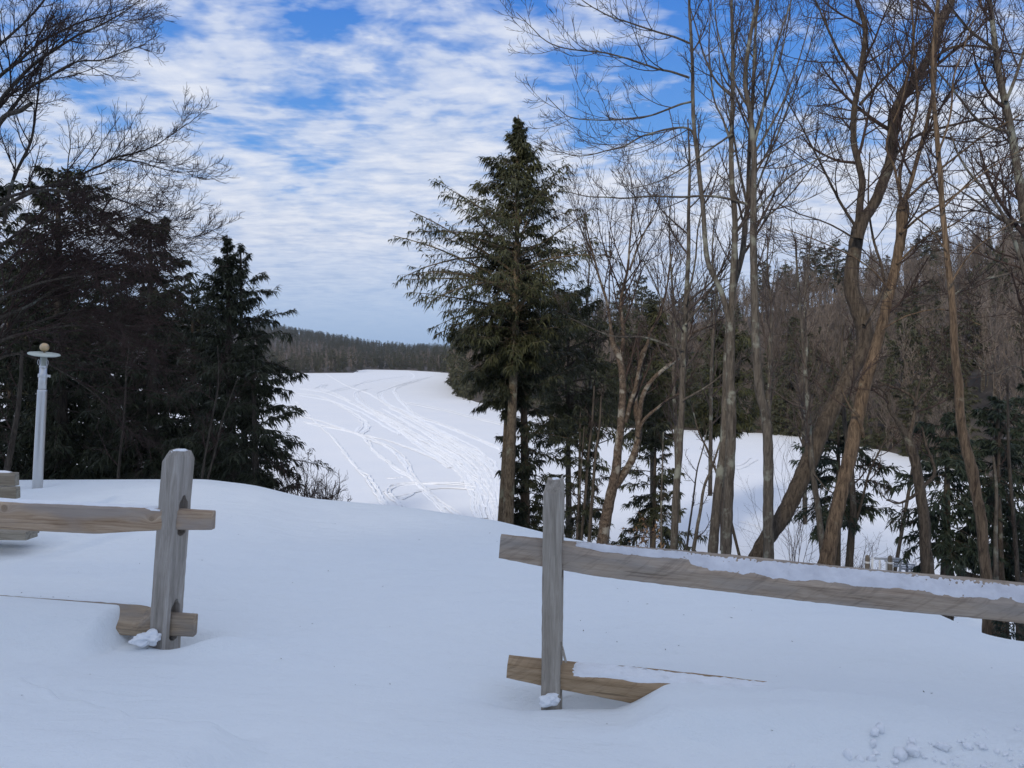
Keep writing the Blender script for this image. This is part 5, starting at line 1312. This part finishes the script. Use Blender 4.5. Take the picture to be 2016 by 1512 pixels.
def far_con(seed, H, W, nb=70, pine=False, leaf=(0.75, 0.13), tw=6, lv=6, cb=None):
    pr = [(0.0, W, W), (0.12, W, W), (0.5, W * 0.72, W * 0.72), (0.8, W * 0.36, W * 0.36), (1.0, 0.05, 0.05)] if not pine else [(0.3, W * .6, W * .6), (0.55, W, W), (0.8, W * 0.8, W * 0.8), (0.95, W * 0.4, W * 0.4), (1.0, 0.1, 0.1)]
    tr, cr = conifer_geo(seed, H, pr, nb, cb=cb if cb is not None else (0.3 if pine else 0.05), trunk_r=0.014 * H, leaf=leaf, tw=(tw, 0.42), lv=lv, elev=(40, 5 if pine else -5), droop=0.25)
    mb = MB()
    V = np.concatenate(tr.v); Q = np.concatenate(tr.f); mb.add(V, Q, 1)
    V = np.concatenate(cr.v); Q = np.concatenate(cr.f); M = np.concatenate(cr.m)
    mb.add(V, Q[M == 0], 0); mb.add(V, Q[M == 1], 1)
    return mb
VB = [far_bare(200 + i, H, **kw).mesh('hill_bare_tree') for i, (H, kw) in enumerate([(13, {}), (15, dict(spread=0.4)), (11, dict(spread=0.65)), (14, dict(n1=32)), (9, dict(spread=0.6, n1=22))])]
VB2 = VB
VC = [far_con(220 + i, *a, **kw).mesh('hill_conifer', smooth=False) for i, (a, kw) in enumerate([((13, 2.6), {}), ((15, 2.9), {}), ((10, 2.4), {}), ((17, 3.0), dict(pine=True)), ((14, 3.0), dict(pine=True))])]
for me in VB: me.materials.append(M_BARK_GREY); me.materials.append(M_FARTWIG)
for me in VC: me.materials.append(M_FARCON); me.materials.append(M_BARK_DARK)
rg = np.random.default_rng(303)
placed = []
def put(me, name, label, cat, group, u, d, s, sink=0.3):
    o = bpy.data.objects.new(name, me); z = float(hill(np.array([u]), np.array([d]))[0])
    o.location = (u * d, d, z - sink); o.rotation_euler = (0, 0, rg.uniform(0, 6.28)); o.scale = (s * rg.uniform(.9, 1.1), s * rg.uniform(.9, 1.1), s)
    COL.objects.link(o); tag(o, label, cat, group); return o
def shore(px): return float(np.interp((px - 1008) / F, HU, HD)), float(np.interp((px - 1008) / F, HU, HR))
# first row at the water's edge: mostly conifers
for k_, px in enumerate(np.arange(895, 1900, 11.0)):
    ds, dr = shore(px); u = (px + rg.uniform(-6, 6) - 1008) / F; d = ds + (rg.uniform(0.6, 2.5) if k_ % 2 else rg.uniform(2.5, 9))
    if px > 1560 and rg.random() < 0.15: continue
    con = rg.random() < (0.85 if 985 < px < 1560 else 0.5); s = (rg.uniform(0.35, 0.6) if k_ % 2 else rg.uniform(0.5, 0.85))
    if con: put(VC[rg.integers(0, 3)], 'shore_conifer', 'dark conifer at the snowy edge of the far right shore', 'conifer', 'conifers along the far right shore', u, d, s)
    else: put(VB[rg.integers(0, 5)], 'shore_bare_tree', 'grey leafless tree at the snowy edge of the far right shore', 'tree', 'bare trees along the far right shore', u, d, s)
# brush and small trees leaning over the ice on the near part of that shore
for px in np.arange(1480, 1930, 9.0):
    ds, dr = shore(px); u = (px + rg.uniform(-4, 4) - 1008) / F
    if rg.random() < 0.4: put(VC[rg.integers(0, 3)], 'shore_conifer', 'dark conifer at the snowy edge of the far right shore', 'conifer', 'conifers along the far right shore', u, ds + rg.uniform(0.4, 1.5), rg.uniform(0.16, 0.34), 0.15)
    else: put(VB[rg.integers(0, 5)], 'shore_bare_tree', 'grey leafless tree at the snowy edge of the far right shore', 'tree', 'bare trees along the far right shore', u, ds + rg.uniform(0.4, 2), rg.uniform(0.18, 0.4), 0.1)
# hillside individuals
n = 0
while n < 150:
    px = rg.uniform(890, 2060); ds, dr = shore(px); f = rg.random() ** 1.3
    d = ds + 8 + (dr - ds - 10) * f * 0.75; u = (px - 1008) / F
    pc = 0.45 if f < 0.25 else 0.14
    if px > 1500 and f > 0.15: pc = 0.08
    if px < 1350 and f > 0.5: pc = 0.5
    if px < 985: pc = 0.7
    s = rg.uniform(0.6, 1.0) * (0.8 if f < 0.15 else 1)
    if rg.random() < pc: put(VC[rg.integers(0, 5)], 'hill_conifer', 'dark conifer among bare trees on the right hillside', 'conifer', 'conifers on the right hillside', u, d, s * 0.85)
    else: put(VB[rg.integers(0, 5)], 'hill_bare_tree', 'brown leafless tree on the right hillside', 'tree', 'bare trees on the right hillside', u, d, s)
    n += 1
# conifers on the skyline of the right hill
for px, dy, s in ((1222, 0.55, .95), (1262, .5, 1.05), (1285, .55, .95), (1345, .6, .85), (1400, .6, .8), (1500, .75, .9), (1545, .8, .95), (1590, .85, 1.0), (1612, .85, .9), (1640, .9, 1.0), (1668, .9, .85), (1715, .9, .8), (1800, .97, .7), (1840, .97, .75), (1915, .97, .6), (1180, .6, .7), (1150, .55, .75)):
    ds, dr = shore(px); put(VC[3 + (int(px) % 2)], 'skyline_pine', 'pine breaking the skyline of the right hill', 'pine', 'pines on the skyline of the right hill', (px - 1008) / F, ds + (dr - ds) * dy, s, 0.5)

def wood(name, meshes, us_, ds_, ss, label, mats):
    """many far trees that read as one mass, as one object"""
    mb = MB()
    for me_mb, sel in meshes:
        V = np.concatenate(me_mb.v); Q = np.concatenate(me_mb.f); M = np.concatenate(me_mb.m)
        for i in sel:
            a = rg.uniform(0, 6.28); c, s_ = math.cos(a) * ss[i], math.sin(a) * ss[i]
            W = np.stack([V[:, 0] * c - V[:, 1] * s_ + us_[i] * ds_[i], V[:, 0] * s_ + V[:, 1] * c + ds_[i], V[:, 2] * ss[i]], 1)
            W[:, 2] += float(hill(np.array([us_[i]]), np.array([ds_[i]]))[0]) - 0.4
            mb.v.append(W.astype(np.float32)); mb.f.append(Q + mb.n); mb.m.append((M + me_mb.matoff).astype(np.int32)); mb.n += len(W)
    o = link(name, mb.mesh(name, smooth=False), mats); return tag(o, label, None, None, 'stuff')
FB = []
for i, (H, kw) in enumerate([(12, dict(n1=16, n2=6, n3=3, rmin=0.03)), (14, dict(n1=18, n2=6, n3=3, rmin=0.03, spread=.4)), (10, dict(n1=16, n2=6, n3=3, rmin=0.03, spread=.6))]):
    m_ = far_bare(240 + i, H, **kw); m_.matoff = 2; FB.append(m_)
FC = []
for i, (a, kw) in enumerate([((12, 2.4), dict(nb=34, leaf=(1.3, .26), tw=4, lv=4)), ((14, 2.6), dict(nb=36, leaf=(1.4, .28), tw=4, lv=4)), ((15, 2.9), dict(nb=30, pine=True, leaf=(1.4, .28), tw=4, lv=4))]):
    m_ = far_con(250 + i, *a, **kw); m_.matoff = 0; FC.append(m_)
FH = []
for i, (a, kw) in enumerate([((12, 2.4), dict(nb=56, leaf=(0.8, .14), tw=6, lv=5)), ((14, 2.6), dict(nb=60, leaf=(0.85, .14), tw=6, lv=5)), ((15, 2.9), dict(nb=50, pine=True, leaf=(0.85, .14), tw=6, lv=5))]):
    m_ = far_con(270 + i, *a, **kw); m_.matoff = 0; FH.append(m_)
MW = [M_FARCON, M_BARK_DARK, M_BARK_GREY, M_FARTWIG]
# right hillside fill
n = 800; px = rg.uniform(880, 2120, n); f = rg.random(n) ** 0.9; sh_ = np.array([shore(p) for p in px]); dd = sh_[:, 0] + 6 + (sh_[:, 1] - sh_[:, 0]) * (0.05 + 1.0 * f); uu = (px - 1008) / F
ss = rg.uniform(0.6, 1.0, n); con = rg.random(n) < np.where(px < 1150, 0.5, np.where(f < 0.25, 0.3, 0.08)); kind = np.where(con, rg.integers(0, 3, n), 3 + rg.integers(0, 3, n))
ss = np.where(con, ss * 0.8, ss)
wood('hillside_woods', [((FH + FB)[k_], np.where(kind == k_)[0]) for k_ in range(6)], uu, dd, ss, 'brown leafless woods with dark conifers on the right hill', MW)
# far end of the lake
FB = []
for i, (H, kw) in enumerate([(12, {}), (14, dict(spread=.4)), (10, dict(spread=.6))]):
    m_ = far_bare(260 + i, H, n1=12, n2=5, n3=0, rmin=0.07, **kw); m_.matoff = 2; FB.append(m_)
n = 2600; px = rg.uniform(470, 930, n); f = rg.random(n); sh_ = np.array([shore(p) for p in px]); dd = sh_[:, 0] + 3 + (sh_[:, 1] - sh_[:, 0]) * f ** 1.2; uu = (px - 1008) / F
ss = rg.uniform(0.55, 0.95, n); con = rg.random(n) < np.where(f > 0.5, 0.97, np.where((px < 700) & (f > 0.05), 0.3, 0.66)); kind = np.where(con, rg.integers(0, 3, n), 3 + rg.integers(0, 3, n))
wood('far_woods', [((FC + FB)[k_], np.where(kind == k_)[0]) for k_ in range(6)], uu, dd, ss, 'distant mixed woods round the far end of the lake', MW)
